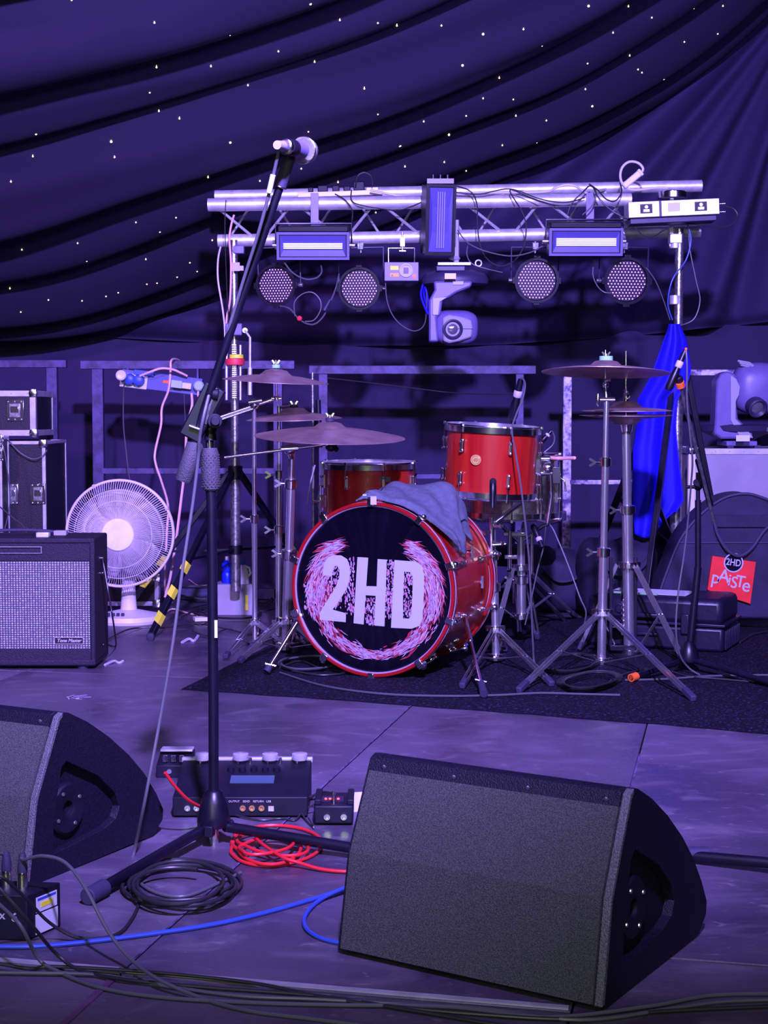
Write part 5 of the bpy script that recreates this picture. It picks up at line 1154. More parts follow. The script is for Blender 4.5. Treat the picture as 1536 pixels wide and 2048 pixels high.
b = MB(); b.lathe([(0, 0), (.029, 0), (.030, .012), (.026, .055), (.016, .080), (.013, .084)], 20, Matrix.Translation((q.x, 6.76, zt))); b.build('bottle_body', 'white', t)
b = MB(); b.lathe([(.013, .083), (.014, .100), (0, .100)], 14, Matrix.Translation((q.x, 6.76, zt))); b.build('cap', 'cable_blue', t)
b = MB(); b.tube([(q.x + .024, 6.76, zt + .03), (q.x + .036, 6.76, zt + .045), (q.x + .030, 6.76, zt + .07), (q.x + .016, 6.76, zt + .076)], .005, 6); b.build('handle', 'white', t)
# cables on the floor behind, near the left stand and drum kit
rr = random.Random(3)
for i, (cx, cy, rx, ry, n_, lb) in enumerate(((395, 1185, 48, 14, 4, 'tangle of grey cable on the floor right of the fan'), (455, 1225, 60, 14, 3, 'loose loops of dark cable on the floor below the two bottles'), (620, 1325, 55, 16, 3, 'loops of grey cable on the rug left of the bass drum foot'), (1180, 1360, 62, 18, 5, 'coil of black cable on the rug between snare and crash stands'), (1140, 1325, 70, 16, 4, 'coil of black cable on the rug behind the front crash stand leg'))):
    pts = []
    for k in range(n_ * 14):
        a = k * 2 * math.pi / 14; e = 1 + .16 * math.sin(k * .9 + i) - .05 * (k // 14)
        pts.append(G(cx + rx * e * math.cos(a), cy + ry * e * math.sin(a), .014 + .005 * (k // 14)))
    cable('cable_coil', pts, .0032, 'cable_grey' if i in (0, 2) else 'cable', lb, seg=4)
for i, (pts, m, lb) in enumerate((([(205, 1284), (260, 1258), (330, 1255), (400, 1248), (470, 1262), (560, 1280)], 'cable', 'black cable along the floor in front of the fan foot'),
    ([(330, 1160), (350, 1152), (375, 1158), (400, 1172), (430, 1165)], 'cable_pink', 'pale cable end curling on the floor right of the fan'),
    ([(560, 1215), (520, 1222), (470, 1214), (430, 1222), (380, 1216)], 'cable', 'black cable straight across the floor behind the cymbal stands'),
    ([(560, 1345), (650, 1372), (770, 1388), (900, 1392), (1000, 1390), (1080, 1386), (1160, 1388), (1240, 1390)], 'cable_grey', 'thin cable along the front of the rug below the bass drum'),
    ([(1250, 1360), (1330, 1358), (1420, 1352), (1536, 1350), (1600, 1352)], 'cable_grey', 'grey cable along the rug towards the right edge'),
    ([(1220, 1362), (1260, 1345), (1320, 1338), (1375, 1352), (1440, 1358), (1600, 1372)], 'cable', 'black cable looping over the rug by the hi-hat stand'),
    ([(345, 1205), (370, 1192), (400, 1200), (428, 1185), (450, 1196), (480, 1188)], 'cable_grey', 'grey cable snaking on the floor behind the striped stand leg'),
    ([(385, 1262), (420, 1272), (455, 1258), (500, 1270), (535, 1258), (575, 1262)], 'cable', 'black cable wriggling on the floor before the thin cymbal stand'),
    ([(500, 1195), (520, 1180), (545, 1190), (530, 1206), (510, 1200), (525, 1186), (560, 1176)], 'cable_grey', 'small knot of grey cable behind the thick ride stand'),
    ([(360, 1236), (392, 1222), (420, 1236), (402, 1250), (372, 1242)], 'cable', 'small black cable loop on the floor right of the fan foot'),
    ([(560, 1335), (600, 1322), (640, 1336), (690, 1345), (640, 1350), (585, 1342)], 'cable', 'black cable loop on the rug at the left foot of the bass drum'),
    ([(1480, 1285), (1510, 1268), (1560, 1260)], 'cable', 'short black cable right of the hard case'))):
    cable('floor_cable', [G(x, y, .013) for x, y in pts], .0035, m, lb)
b = MB(); b.box((0, 0, .012), (.06, .05, .016), rz(.3, G(402, 1243))); tag(b.build('paper_scrap', 'plug_white'), 'small white block on the floor right of the fan', 'paper')
b = MB()
cable('tape_scrap', [G(210, 1330, .002), G(228, 1322, .006), G(238, 1326, .002), G(246, 1322, .006)], .005, 'tape_blue', 'crumpled strip of pale tape on the floor beside the amplifier', 'tape')
cable('tape_scrap', [G(364, 1285, .002), G(378, 1278, .008), G(388, 1282, .002), G(396, 1272, .006)], .006, 'tape_blue', 'crumpled pale tape on the floor left of the front stand', 'tape')
b = MB(); b.box((0, 0, 0), (.010, .018, .0006), rz(.2, G(155, 1397, .001)));
for i in range(5):
    a = i * 1.25; b.box((.02 * math.cos(a), .03 * math.sin(a), 0), (.045, .003, .0006), rz(a, G(155, 1394, .0012)))
tag(b.build('glint_star', 'tape_blue'), 'pale star drawn as a glint of light on the floor below the amplifier', 'tape')  # thin pale bars stand in for a light reflection on the floor
# ------------------------------------------------------------ drum building blocks
def lug(parent, R, ang, z, L, T, out=.014, name='lug', m='chrome'):
    b = MB(); b.M = T @ Matrix.Rotation(ang, 4, 'Z') @ Matrix.Translation((R, 0, z))
    b.cyl((.002, 0, -L / 2), (.002 + 0, 0, L / 2), .0055, n=8)
    for s in (-1, 1): b.cyl((-.002, 0, s * L * .38), (out, 0, s * L * .38), .0042, n=8); b.ball((out, 0, s * L * .38), .0065, 8)
    b.cyl((out, 0, -L * .46), (out, 0, L * .46), .0036, n=8)
    return b.build(name, m, parent)
def hoop(parent, R, z, T, h=.018, m='chrome', name='hoop', th=.004):
    b = MB(); b.M = T; s = 1 if h > 0 else -1
    b.lathe([(R, z), (R + th, z), (R + th, z + h * .75), (R + th * 1.9, z + h * .85), (R + th * 1.6, z + h), (R, z + h)], 64, closed=True); return b.build(name, m, parent)
def tom(t, T, R, H, nl, shell='red', lugm='chrome', hd='head_white', off=0., L=.05, single=False):
    b = MB(); b.M = T; b.lathe([(R, 0), (R, H), (R - .006, H), (R - .006, 0)], 64, closed=True); b.build('shell', shell, t)
    b = MB(); b.M = T; b.lathe([(R + .004, H - .006), (R + .005, H + .003), (R - .004, H + .007), (0, H + .004)], 64); b.build('top_head', hd, t)
    b = MB(); b.M = T; b.lathe([(0, -.004), (R, -.003), (R + .003, .004)], 64); b.build('bottom_head', 'head_white', t)
    hoop(t, R + .006, H - .008, T, .026, name='top_hoop'); hoop(t, R + .006, .010, T, -.026, name='bottom_hoop')
    for i in range(nl):
        a = 2 * math.pi * i / nl + off
        if single: lug(t, R, a, H / 2, H * .55, T)
        else: lug(t, R, a, H - .055, L, T); lug(t, R, a, .055, L, T)
        for z0_, z1_ in ((H - .075 + L * .3, H + .014), (.075 - L * .3, -.014)):
            b = MB(); b.M = T @ Matrix.Rotation(a, 4, 'Z'); b.cyl((R + .013, 0, z0_), (R + .013, 0, z1_), .0028, n=6); s = 1 if z1_ > z0_ else -1; b.box((R + .013, 0, z1_ + s * .002), (.008, .008, .010)); b.build('tension_rod', lugm, t)
def cymbal(label, cx, cy, wpx, Y, tx=0., ty=0., drop=.022, group='cymbals of the drum kit', flip=False, bell=.062, cat='cymbal', nm='cymbal'):
    q = P(cx, cy, Y); R = S(wpx / 2, Y)
    T = Matrix.Translation(q) @ Matrix.Rotation(rad(ty), 4, 'Y') @ Matrix.Rotation(rad(tx), 4, 'X')
    if flip: T = T @ Matrix.Scale(-1, 4, (0, 0, 1))
    prof = [(.006, .022), (.020, .0215), (.040, .017), (bell * .85, .006), (bell, -.001)]
    for i in range(1, 9): r = bell + (R - bell) * i / 8; prof.append((r, -.001 - drop * ((r - bell) / (R - bell)) ** 1.5))
    prof2 = [(r, z - .0016) for r, z in prof[::-1]]
    b = MB(); b.M = T; b.lathe(prof + prof2, 72, closed=True); o = b.build(nm, 'bronze', ang=60); tag(o, label, cat, group); return T, q
def drum_stand(label, xtop, ytop_, xbot, Y, hub_y, low_y, legs, cat='cymbal stand', joints=(), r=.0125, tubes=None, m='chrome', flat=True, name='cymbal_stand', Ytop=None):
    """chrome tripod stand: pole from the floor up, flat double legs with braces, wing nuts at the joints"""
    pb = P(xbot, 1300, Y); p1 = P(xtop, ytop_, Ytop or Y); p0 = Vector((pb.x, Y, FZ + .02))
    def at(y):
        zz = P(xbot, y, Y).z; u = (zz - p0.z) / (p1.z - p0.z); return p0.lerp(p1, u)
    t = thing(name, label, cat, (p0.x, Y, FZ))
    ys = [low_y] + sorted([j for j in joints], reverse=True) + [ytop_]
    prev = at(low_y)
    for i, y in enumerate(ys[1:]):
        q = at(y) if y != ytop_ else p1
        MB().cyl(prev, q, r * (1 - .2 * i), n=20).build('tube', 'chrome_pole', t); 
        if y != ytop_:
            T = align(q, p1); b = MB(); b.M = T; rr_ = r * (1 - .2 * i)
            b.lathe([(rr_, -.014), (rr_ * 1.55, -.012), (rr_ * 1.55, .014), (rr_ * 1.2, .018)], 20); cl_ = b.build('joint_clamp', m, t)
            b = MB(); b.M = T; b.cyl((rr_, 0, 0), (rr_ + .022, 0, 0), .0038, n=8); b.ext([(rr_ + .020, -.004), (rr_ + .040, -.016), (rr_ + .046, -.010), (rr_ + .030, 0), (rr_ + .046, .010), (rr_ + .040, .016), (rr_ + .020, .004)], -.002, .002, Matrix.Rotation(math.pi / 2, 4, 'X')); b.build('wing_nut', m, cl_)
        prev = q
    hub = at(hub_y); lowp = at(low_y)
    for q, nm in ((hub, 'leg_collar'), (lowp, 'brace_collar')):
        b = MB(); b.M = Matrix.Translation(q); b.lathe([(r * .9, -.012), (r * 1.7, -.011), (r * 1.7, .011), (r * .9, .012)], 20)
        for a in range(3): b.box((r * 1.9, 0, 0), (r * 1.2, .016, .020), Matrix.Rotation(a * 2.094 + .4, 4, 'Z'))
        b.build(nm, m, t, bev=.0015)
    for fx, fy in legs:
        f = Vector((fx, fy, FZ + .010)); d = Vector((f.x - hub.x, f.y - hub.y, 0)).normalized(); h = hub + d * r * 2.0
        L = (f - h).length; T = align(h, f); l = None
        for s in (-1, 1):
            b = MB(); b.M = T; b.box((s * .0075, 0, L * .47), (.002, .013, L * .94)); l = b.build('leg', 'chrome_pole', t) if l is None else (b.build('leg_strip', 'chrome_pole', l) or l)
        b = MB(); b.M = T; b.box((0, 0, L * .97), (.020, .020, L * .10)); b.build('rubber_foot', 'rubber', l, bev=.004)
        q1 = h + (f - h) * .52; q0 = lowp + d * r * 2; T = align(q0, q1); L2 = (q1 - q0).length
        b = MB(); b.M = T; b.box((0, 0, L2 / 2), (.0125, .003, L2)); b.build('brace', 'chrome_pole', t)
        b = MB(); b.M = T; b.cyl((-.010, 0, L2), (.010, 0, L2), .004, n=8); b.build('rivet', m, t)
    return t, p1, at
def tilter(t, q, top, felt=None):
    """short rod through the cymbal with felt and wing nut"""
    b = MB(); b.cyl(q, top, .0042, n=10); b.build('cymbal_rod', 'chrome', t)
    b = MB(); b.ball(q, .013, 12); b.cyl(q + Vector((-.018, -.004, 0)), q + Vector((.018, -.004, 0)), .006, n=10); b.build('tilter', 'chrome', t)
def felt_nut(t, q, felt='rubber', wn=True):
    b = MB(); b.M = Matrix.Translation(q); b.lathe([(.004, -.007), (.0155, -.006), (.0155, .006), (.004, .007)], 20); b.build('felt', felt, t)
    if wn:
        b = MB(); b.M = Matrix.Translation(q + Vector((0, 0, .012))); b.lathe([(.003, -.004), (.006, -.004), (.005, .004), (.003, .005)], 12); b.ext([(.003, 0), (.008, -.003), (.016, .010), (.011, .012), (.005, .004), (-.005, .004), (-.011, .012), (-.016, .010), (-.008, -.003), (-.003, 0)], -.002, .002, Matrix.Rotation(math.pi / 2, 4, 'X')); b.build('wing_nut', 'chrome', t)
def flr(x, y): g = G(x, y, FZ + .01); return (g.x, g.y)

# ------------------------------------------------------------ bass drum
YB = 5.08; yaw = rad(-22); C0 = P(742, 1180, YB); Ro = S(177, YB); C0.z = Ro + FZ - .001
t = thing('bass_drum', 'large red bass drum with a black front head and pale printed letters', 'drum', (C0.x, C0.y + .15, FZ), 'red drums of the kit')
c_, s_ = math.cos(rad(22)), math.sin(rad(22))
T = frame(C0, (c_, -s_, 0), (0, 0, 1), (-s_, -c_, 0)); Rs = Ro - .013; D = .41
b = MB(); b.M = T; b.lathe([(Rs, -.035), (Rs, -D), (Rs - .008, -D), (Rs - .008, -.035)], 96, closed=True); b.build('shell', 'red', t)
for z, nm in ((0, 'front_hoop'), (-D - .035 + .035, 'rear_hoop')):
    zz = z if nm == 'front_hoop' else -D - .002
    b = MB(); b.M = T; b.lathe([(Ro - .010, zz - .040), (Ro, zz - .038), (Ro, zz - .002), (Ro - .002, zz), (Ro - .009, zz), (Ro - .0115, zz - .002), (Ro - .0115, zz - .040)], 96, closed=True); hp = b.build(nm, 'redhoop', t)
    b = MB(); b.M = T; b.lathe([(Ro + .0002, zz - .024), (Ro + .0008, zz - .023), (Ro + .0008, zz - .016), (Ro + .0002, zz - .015)], 96); b.build('hoop_inlay', mat('hoop_inlay' + nm, (.62, .45, .62), .35, coat=.5), hp)
b = MB(); b.M = T; b.lathe([(Ro - .012, -.012), (Ro - .018, -.008), (Ro - .021, -.012), (0, -.012)], 96); hd = b.build('front_head', 'head_black', t)
b = MB(); b.M = T; b.lathe([(Ro - .0115, -.010), (Ro - .0115, -.006), (Ro - .0145, -.006), (Ro - .016, -.010)], 96, closed=True); b.build('head_rim', mat('head_rim', (.55, .45, .62), .3, .3), t)
b = MB(); b.M = T; b.lathe([(0, -D - .030), (Ro - .012, -D - .030), (Ro - .012, -D - .022)], 64); b.build('rear_head', 'head_white', t)
def bp(x, y, z=-.0118):   # picture position on the head -> drum frame
    d = ray(x, y); n = T.to_3x3() @ Vector((0, 0, 1)); o = T @ Vector((0, 0, z)); u = (o - CAM).dot(n) / d.dot(n); v = T.inverted() @ (CAM + d * u); return v.x, v.y
def zp(x, y): return bp(400 + x / 3.072, 980 + y / 3.072)
# flame ring
def streaks(n, seed, z, wmul, nm, m, span, sizes):
    rr = random.Random(seed); b = MB(); b.M = T
    cx, cy = bp(748, 1185)
    for i in range(n):
        a = rr.uniform(0, 1)
        th = rad(128) + a * rad(285)          # from upper left round the bottom to upper right
        edge_ = min(a, 1 - a); wd = (.0065 + .010 * abs(math.cos(th)) + .009 * max(0, (.30 - edge_) / .30)) * min(1, .30 + edge_ * 6)
        r = .2165 + rr.gauss(0, 1) * wd - .012 * abs(math.cos(th)) * rr.random(); r = min(r, .245)
        L = rr.uniform(.006, .024) * sizes; tw = rr.uniform(.0005, .0019) * wmul
        tilt = rad(90) + (rad(rr.uniform(-14, 22)) if a > .5 else rad(rr.uniform(-22, 14)))
        if edge_ < .25: tilt += (rad(-26) if a < .5 else rad(26)) * (.25 - edge_) / .25; L *= 1.9
        px, py = cx + r * math.cos(th), cy + r * math.sin(th) * .97; dx, dy = math.cos(th + tilt), math.sin(th + tilt); nx, ny = -dy, dx; bend = rr.uniform(-.3, .3) * L * .3
        pts = [(px - dx * L, py - dy * L), (px - dx * L * .2 + nx * (tw + bend), py - dy * L * .2 + ny * (tw + bend)), (px + dx * L * .6 + nx * (tw * .6 + bend), py + dy * L * .6 + ny * (tw * .6 + bend)), (px + dx * L, py + dy * L), (px + dx * L * .5 - nx * (tw * .8 - bend), py + dy * L * .5 - ny * (tw * .8 - bend)), (px - dx * L * .3 - nx * (tw - bend), py - dy * L * .3 - ny * (tw - bend))]
        if max(math.hypot(*p) for p in pts) > Ro - .022: continue
        b.add([(x, y, z) for x, y in pts], [(0, 1, 2, 3, 4, 5)])
    return tag(b.build(nm, m, hd, flat=True), kind='stuff')
streaks(620, 1, -.0117, 1.5, 'flame_shadow_print', 'print_dark', 0, 1.1)
streaks(760, 2, -.0115, 1.05, 'flame_print', 'print_pink', 0, .9)
streaks(260, 5, -.0113, .7, 'flame_highlight_print', 'print_white', 0, .7)
# specks between the letters
rr = random.Random(9); b = MB(); b.M = T
for (x0, x1, y0, y1, n) in ((770, 870, 470, 730, 170), (890, 950, 420, 760, 150), (1010, 1090, 660, 830, 130), (1140, 1195, 430, 780, 170), (1225, 1320, 480, 790, 220), (640, 760, 560, 740, 100)):
    for i in range(n):
        x, y = zp(rr.uniform(x0, x1), rr.uniform(y0, y1)); r = rr.uniform(.0008, .0030); a0_ = rr.uniform(0, 3); L = rr.uniform(1, 3.6)
        b.add([(x + r * math.cos(a0_ + k * 1.047), y + L * r * math.sin(a0_ + k * 1.047), -.0116) for k in range(6)], [(0, 1, 2, 3, 4, 5)])
tag(b.build('speck_print', 'print_pink', hd, flat=True), kind='stuff')
L2 = [(757, 525), (762, 455), (785, 415), (820, 400), (868, 402), (905, 425), (922, 475), (920, 545), (900, 610), (862, 672), (815, 735), (897, 757), (896, 812), (735, 797), (738, 752), (790, 668), (832, 600), (856, 540), (858, 490), (842, 465), (824, 470), (814, 495), (811, 528)]
LH = [(968, 412), (1034, 416), (1022, 590), (1086, 592), (1092, 424), (1148, 428), (1134, 838), (1072, 832), (1080, 650), (1018, 646), (1006, 826), (944, 818)]
LD = [(1196, 430), (1320, 440), (1362, 462), (1378, 520), (1374, 700), (1368, 790), (1348, 835), (1300, 852), (1174, 846), (1185, 640), (1246, 640), (1248, 788), (1284, 790), (1300, 765), (1306, 640), (1308, 535), (1294, 505), (1256, 500), (1248, 636), (1185, 636)]
LDa = [(1196, 430), (1320, 440), (1362, 462), (1378, 520), (1376, 640), (1306, 640), (1308, 535), (1294, 505), (1256, 500), (1248, 640), (1185, 640)]
LDb = [(1185, 640), (1248, 640), (1248, 788), (1284, 790), (1300, 765), (1306, 640), (1376, 640), (1368, 790), (1348, 835), (1300, 852), (1174, 846)]
for pls, nm in (((L2,), 'printed_digit'), ((LH,), 'printed_letter'), ((LDa, LDb), 'printed_letter')):
    b = MB(); b.M = T
    for pl in pls: b.ext([zp(*p) for p in pl], -.0114, -.0108)
    b.build(nm, 'print_white', hd, flat=True)
# claws and lugs
for i in range(10):
    a = rad(18 + 36 * i); 
    for z, nm in ((0, 'front_claw'), (-D, 'rear_claw')):
        b = MB(); b.M = T @ Matrix.Rotation(a, 4, 'Z') @ Matrix.Translation((Ro, 0, z)); s = 1 if nm == 'front_claw' else -1; zc_ = 0 if s > 0 else -.042
        b.box((.0055, 0, zc_ - s * .012), (.011, .024, .038)); b.box((-.004, 0, zc_ + s * .004), (.020, .022, .006)); b.ball((.013, 0, zc_ - s * .016), .0125, 10)
        cw = b.build(nm, 'chrome', t, bev=.002)
        if s > 0: b = MB(); b.M = T @ Matrix.Rotation(a, 4, 'Z'); b.cyl((Ro + .011, 0, -.02), (Ro + .004, 0, -.13), .003, n=8); b.box((Ro + .012, 0, -.002), (.008, .022, .006)); b.build('tension_rod', 'chrome', t)
        else: b = MB(); b.M = T @ Matrix.Rotation(a, 4, 'Z'); b.cyl((Ro + .011, 0, -D - .02), (Ro + .004, 0, -D + .11), .003, n=8); b.build('tension_rod', 'chrome', t)
    for z in (-.125, -D + .09): lug(t, Rs, a, z - .008, .060, T)
# spurs
for (x, y, Yt, fx, fy, nm) in ((600, 1235, YB + .12, 533, 1343, 'spur'), (918, 1190, YB + .22, 968, 1388, 'spur')):
    a = P(x, y, Yt); f = G(fx, fy, FZ + .012); f.z = FZ + .012
    b = MB(); b.cyl(a, a.lerp(f, .5), .0078, n=14); b.cyl(a.lerp(f, .5), a.lerp(f, .93), .0055, n=14); sp = b.build(nm, 'chrome', t)
    b = MB(); q = a.lerp(f, .88); b.cyl(q + Vector((-.018, 0, .004)), q + Vector((.018, 0, -.004)), .0045, n=8); b.build('spur_nut', 'chrome', sp)
    b = MB(); b.cyl(a.lerp(f, .90), f, .011, .013, 14); b.build('rubber_foot', 'rubber', sp)
    b = MB(); b.ball(a, (.024, .018, .024), 12, e=.7); b.cyl(a + Vector((-.03, 0, .01)), a + Vector((.035, -.01, -.004)), .0085, n=12); b.build('spur_bracket', 'chrome', t)
# mounting plate / tee handles on the shell side
for x, y, Y_ in ((925, 1105, 5.22), (945, 1165, 5.26)):
    q = P(x, y, Y_); b = MB(); b.cyl(q, q + Vector((.03, -.02, .004)), .0075, n=10); b.box(q + Vector((.032, -.022, .004)), (.008, .010, .042)); b.build('tee_handle', 'chrome', t)

# towel over the bass drum
def tow(u, v):
    th = rad(90 + 13) - rad(74) * u + rad(6) * wobble(v * 3, 0, 4) * (1 if .1 < u < .9 else 1.6)
    z = -.004 - .37 * v; 
    if v < .12: z = -.004 - .06 * v + .002
    lump = .012 + .022 * max(0, wobble(u * 5, v * 4, 2)) + .055 * math.exp(-((u - .62) / .26) ** 2 - ((v - .72) / .32) ** 2) + .030 * math.exp(-((u - .25) / .15) ** 2 - ((v - .6) / .4) ** 2)
    lump += .008 * math.sin(u * 15 + v * 8) * math.sin(v * 10 + 1) + .003 * wobble(u * 12, v * 10, 5)
    e = min(u, 1 - u, v, 1 - v) * 9; lump = .004 + lump * min(1, e + .12)
    if u > .62: z -= 0; z = z * (1 - .55 * (u - .62) / .38) - .11 * (u - .62) / .38
    r = Ro + .004 + lump
    return (r * math.cos(th), r * math.sin(th), z)
b = MB(); b.M = T; b.add(*grid(70, 50, tow)); tw_ = tag(b.build('towel', 'towel', ang=180, solid=.005), 'grey-blue towel crumpled over the top of the red bass drum', 'towel')
b = MB(); q = P(747, 1001, YB - .012); b.box(q, (.020, .003, .028), None); lab = b.build('wash_label', 'tape_blue', tw_)
b = MB(); q = P(729, 990, YB - .02); b.box(q, (.012, .002, .004)); b.build('care_tag', 'plug_white', tw_)

# ------------------------------------------------------------ floor tom, rack tom, snare
Yt = 5.72; q = P(737, 930, Yt); zt = P(737, 935, Yt).z; R = S(94, Yt); H = .33
t = thing('floor_tom', 'red floor tom with a thick chrome rim behind the bass drum', 'drum', (q.x, Yt + .1, FZ), 'red drums of the kit')
Tf = Matrix.Translation((q.x, Yt + R, zt - H)) @ Matrix.Rotation(rad(1.2), 4, 'X'); tom(t, Tf, R, H, 8, off=rad(-72))
for a in (200, 320, 80):
    b = MB(); b.M = Tf @ Matrix.Rotation(rad(a), 4, 'Z'); zb_ = -(zt - H) + FZ + .018; b.tube([(R + .022, 0, .26), (R + .022, 0, -.05), (R + .045, 0, zb_ + .03), (R + .045, 0, zb_)], .0055, 10); l = b.build('leg', 'chrome', t)
    b = MB(); b.M = Tf @ Matrix.Rotation(rad(a), 4, 'Z'); b.cyl((R + .045, 0, zb_ - .006), (R + .045, 0, zb_ + .02), .011, .008); b.build('rubber_foot', 'rubber', l)
    b = MB(); b.M = Tf @ Matrix.Rotation(rad(a), 4, 'Z'); b.box((R + .014, 0, .20), (.030, .028, .05)); b.cyl((R + .02, 0, .20), (R + .05, 0, .20), .006); b.build('leg_bracket', 'chrome', t, bev=.003)
b = MB(); q = P(763, 959, Yt - .002); b.box((q.x, q.y + .003, q.z), (.068, .004, .020)); b.build('dark_badge', 'mh_dark', t)
Yr = 5.26; R = S(93, Yr); zt, zb_ = P(985, 860, Yr).z, P(985, 990, Yr).z; H = zt - zb_; q = P(989, 1, Yr)
t = thing('rack_tom', 'red rack tom with a round brass badge above the bass drum', 'drum', (q.x, Yr + R, zb_), 'red drums of the kit')
Tr = Matrix.Translation((q.x, Yr + R, zb_)) @ Matrix.Rotation(rad(3), 4, 'Y') @ Matrix.Rotation(rad(2), 4, 'X'); tom(t, Tr, R, H, 6, off=rad(-72), L=.046)
b = MB(); q = P(952, 920, Yr - .003); b.M = face(q + Vector((0, .008, 0)), rad(-12)); b.lathe([(.018, 0), (.018, .003), (0, .003)], 28); bg = b.build('badge', 'brass', t)
b = MB(); b.ring((0, 0, .0032), .014, .0008, 28, 5, face(q + Vector((0, .008, 0)), rad(-12))); b.build('badge_ring', 'redhoop', bg)
b = MB(); b.M = face(q + Vector((0, .008, 0)), rad(-12)); b.box((0, 0, .0034), (.020, .0016, .001)); b.box((0, .004, .0034), (.010, .0012, .001)); b.box((0, -.004, .0034), (.012, .0012, .001)); b.build('badge_mark', 'redhoop', bg)
b = MB(); q = P(1072, 935, Yr + .18); b.box(q, (.03, .05, .10)); b.cyl(q + Vector((.01, 0, .03)), q + Vector((.05, 0, .03)), .012); b.cyl(q + Vector((.01, 0, -.02)), q + Vector((.06, .0, -.02)), .010); b.ball(q + Vector((.04, -.02, 0)), .018, 10, e=.7); b.build('mounting_bracket', 'chrome', t, bev=.003)
b = MB(); q2_ = P(1095, 1046, Yr + .2); b.tube([q + Vector((.05, 0, .02)), q + Vector((.055, 0, -.10)), q2_], .008, 10); b.build('mounting_arm', 'chrome', t)
Yn = 5.62; R = S(93, Yn); q = P(1040, 1, Yn); zt, zb_ = P(1, 918, Yn).z, P(1, 1034, Yn).z
t = thing('snare_drum', 'chrome snare drum half hidden behind the red rack tom', 'drum', (q.x, Yn + R, zb_))
sm = mat('snare_steel', (.92, .82, .62), .26, 1., noise=.2, nscale=60, bump=.25, bscale=70)
Tn = Matrix.Translation((q.x, Yn + R, zb_)); tom(t, Tn, R, zt - zb_, 10, shell=sm, single=True, off=.2)
b = MB(); q = P(1112, 950, Yn + .02); b.box(q, (.03, .03, .06)); b.tube([q, q + Vector((.03, -.01, -.02)), q + Vector((.035, -.01, -.06))], .004, 8); b.build('strainer', 'chrome', t, bev=.003)
b = MB(); a, c = P(1102, 917, Yn + .12), P(1149, 916, Yn + .02); b.cyl(a, c, .0072, .0068, 12); b.ball(c, .0068, 10); b.cyl(a, a + (a - c) * 2.2, .0072, n=12); tag(b.build('drum_stick', 'wood_pale'), 'pinkish wooden drumstick lying across the chrome snare drum', 'drumstick')

# ------------------------------------------------------------ left cymbals and stands
Tc, qc = cymbal('crash cymbal topmost on the left, with a green felt washer', 552, 750, 212, 5.75, 3, 3)
Tc2, qc2 = cymbal('wide ride cymbal, lowest and largest of the left cymbals', 660, 856, 302, 5.45, 4.5, 1.5, drop=.030)
Tc3, qc3 = cymbal('cymbal between the top crash and the ride on the left', 588, 826, 192, 5.95, 2, -1.5)
# boom stand carrying the top crash
dl, pl_, at_ = drum_stand('thin chrome boom stand left of the ride, arm tilted up to the top crash', 508, 812, 510, 6.0, 1243, 1290, [flr(452, 1312), flr(590, 1300), flr(520, 1262)], joints=(1035, ), r=.0105, Ytop=5.82)
a0, a1 = P(437, 835, 5.80), P(553, 796, 5.80)
b = MB(); b.cyl(a0, a1, .0062, n=12); b.cyl(a0 + Vector((.004, 0, -.010)), a0.lerp(a1, .62) + Vector((.0, 0, -.011)), .0042, n=10); b.build('boom_arm', 'chrome', dl)
b = MB(); q = P(509, 808, 5.80); b.ball(q, .020, 14); b.cyl(q + Vector((-.02, -.02, .006)), q + Vector((.03, -.02, .014)), .0085, n=12); b.build('boom_joint', 'chrome', dl)
tilter(dl, P(553, 797, 5.80), qc + Vector((0, 0, .055))); felt_nut(dl, qc + Vector((0, 0, .032)), 'green_felt'); felt_nut(dl, qc + Vector((0, 0, -.002)), 'rubber', False)
# ride stand
el, pe, at_ = drum_stand('thick chrome boom stand under the ride cymbal, beside the bass drum', 584, 905, 573, 5.62, 1240, 1292, [flr(480, 1322), flr(680, 1330), flr(600, 1285)], joints=(1105, 965), r=.0190, Ytop=5.48)
b = MB(); a0, a1 = P(449, 915, 5.46), P(655, 888, 5.44); b.cyl(a0, a1, .0058, n=12); b.build('boom_arm', 'chrome', el)
b = MB(); q = P(580, 899, 5.46); b.ball(q, .022, 14); b.cyl(q + Vector((-.03, -.018, .002)), q + Vector((.03, -.018, .006)), .011, n=12); b.cyl(q, P(584, 915, 5.48), .012, n=12); b.build('boom_joint', 'chrome', el)
tilter(el, P(655, 888, 5.44), qc2 + Vector((0, 0, .045))); felt_nut(el, qc2 + Vector((0, 0, .030))); 
b = MB(); q = P(662, 892, 5.44); b.ball(q, (.022, .016, .020), 10); b.cyl(q, P(675, 900, 5.43), .012, .009); b.build('tilter_knob', 'black', el)
# hi hat like stand behind
fl, pf_, at_ = drum_stand('chrome stand behind the ride, holding the middle left cymbal', 558, 812, 558, 5.98, 1245, 1285, [flr(505, 1292), flr(620, 1292), flr(560, 1262)], joints=(1060, 950), r=.0125)
b = MB(); b.cyl(P(556, 815, 5.98), P(588, 812, 5.96), .006); b.cyl(P(588, 832, 5.95), P(588, 806, 5.95), .0042); b.build('cymbal_rod', 'chrome', fl); felt_nut(fl, P(588, 814, 5.95))
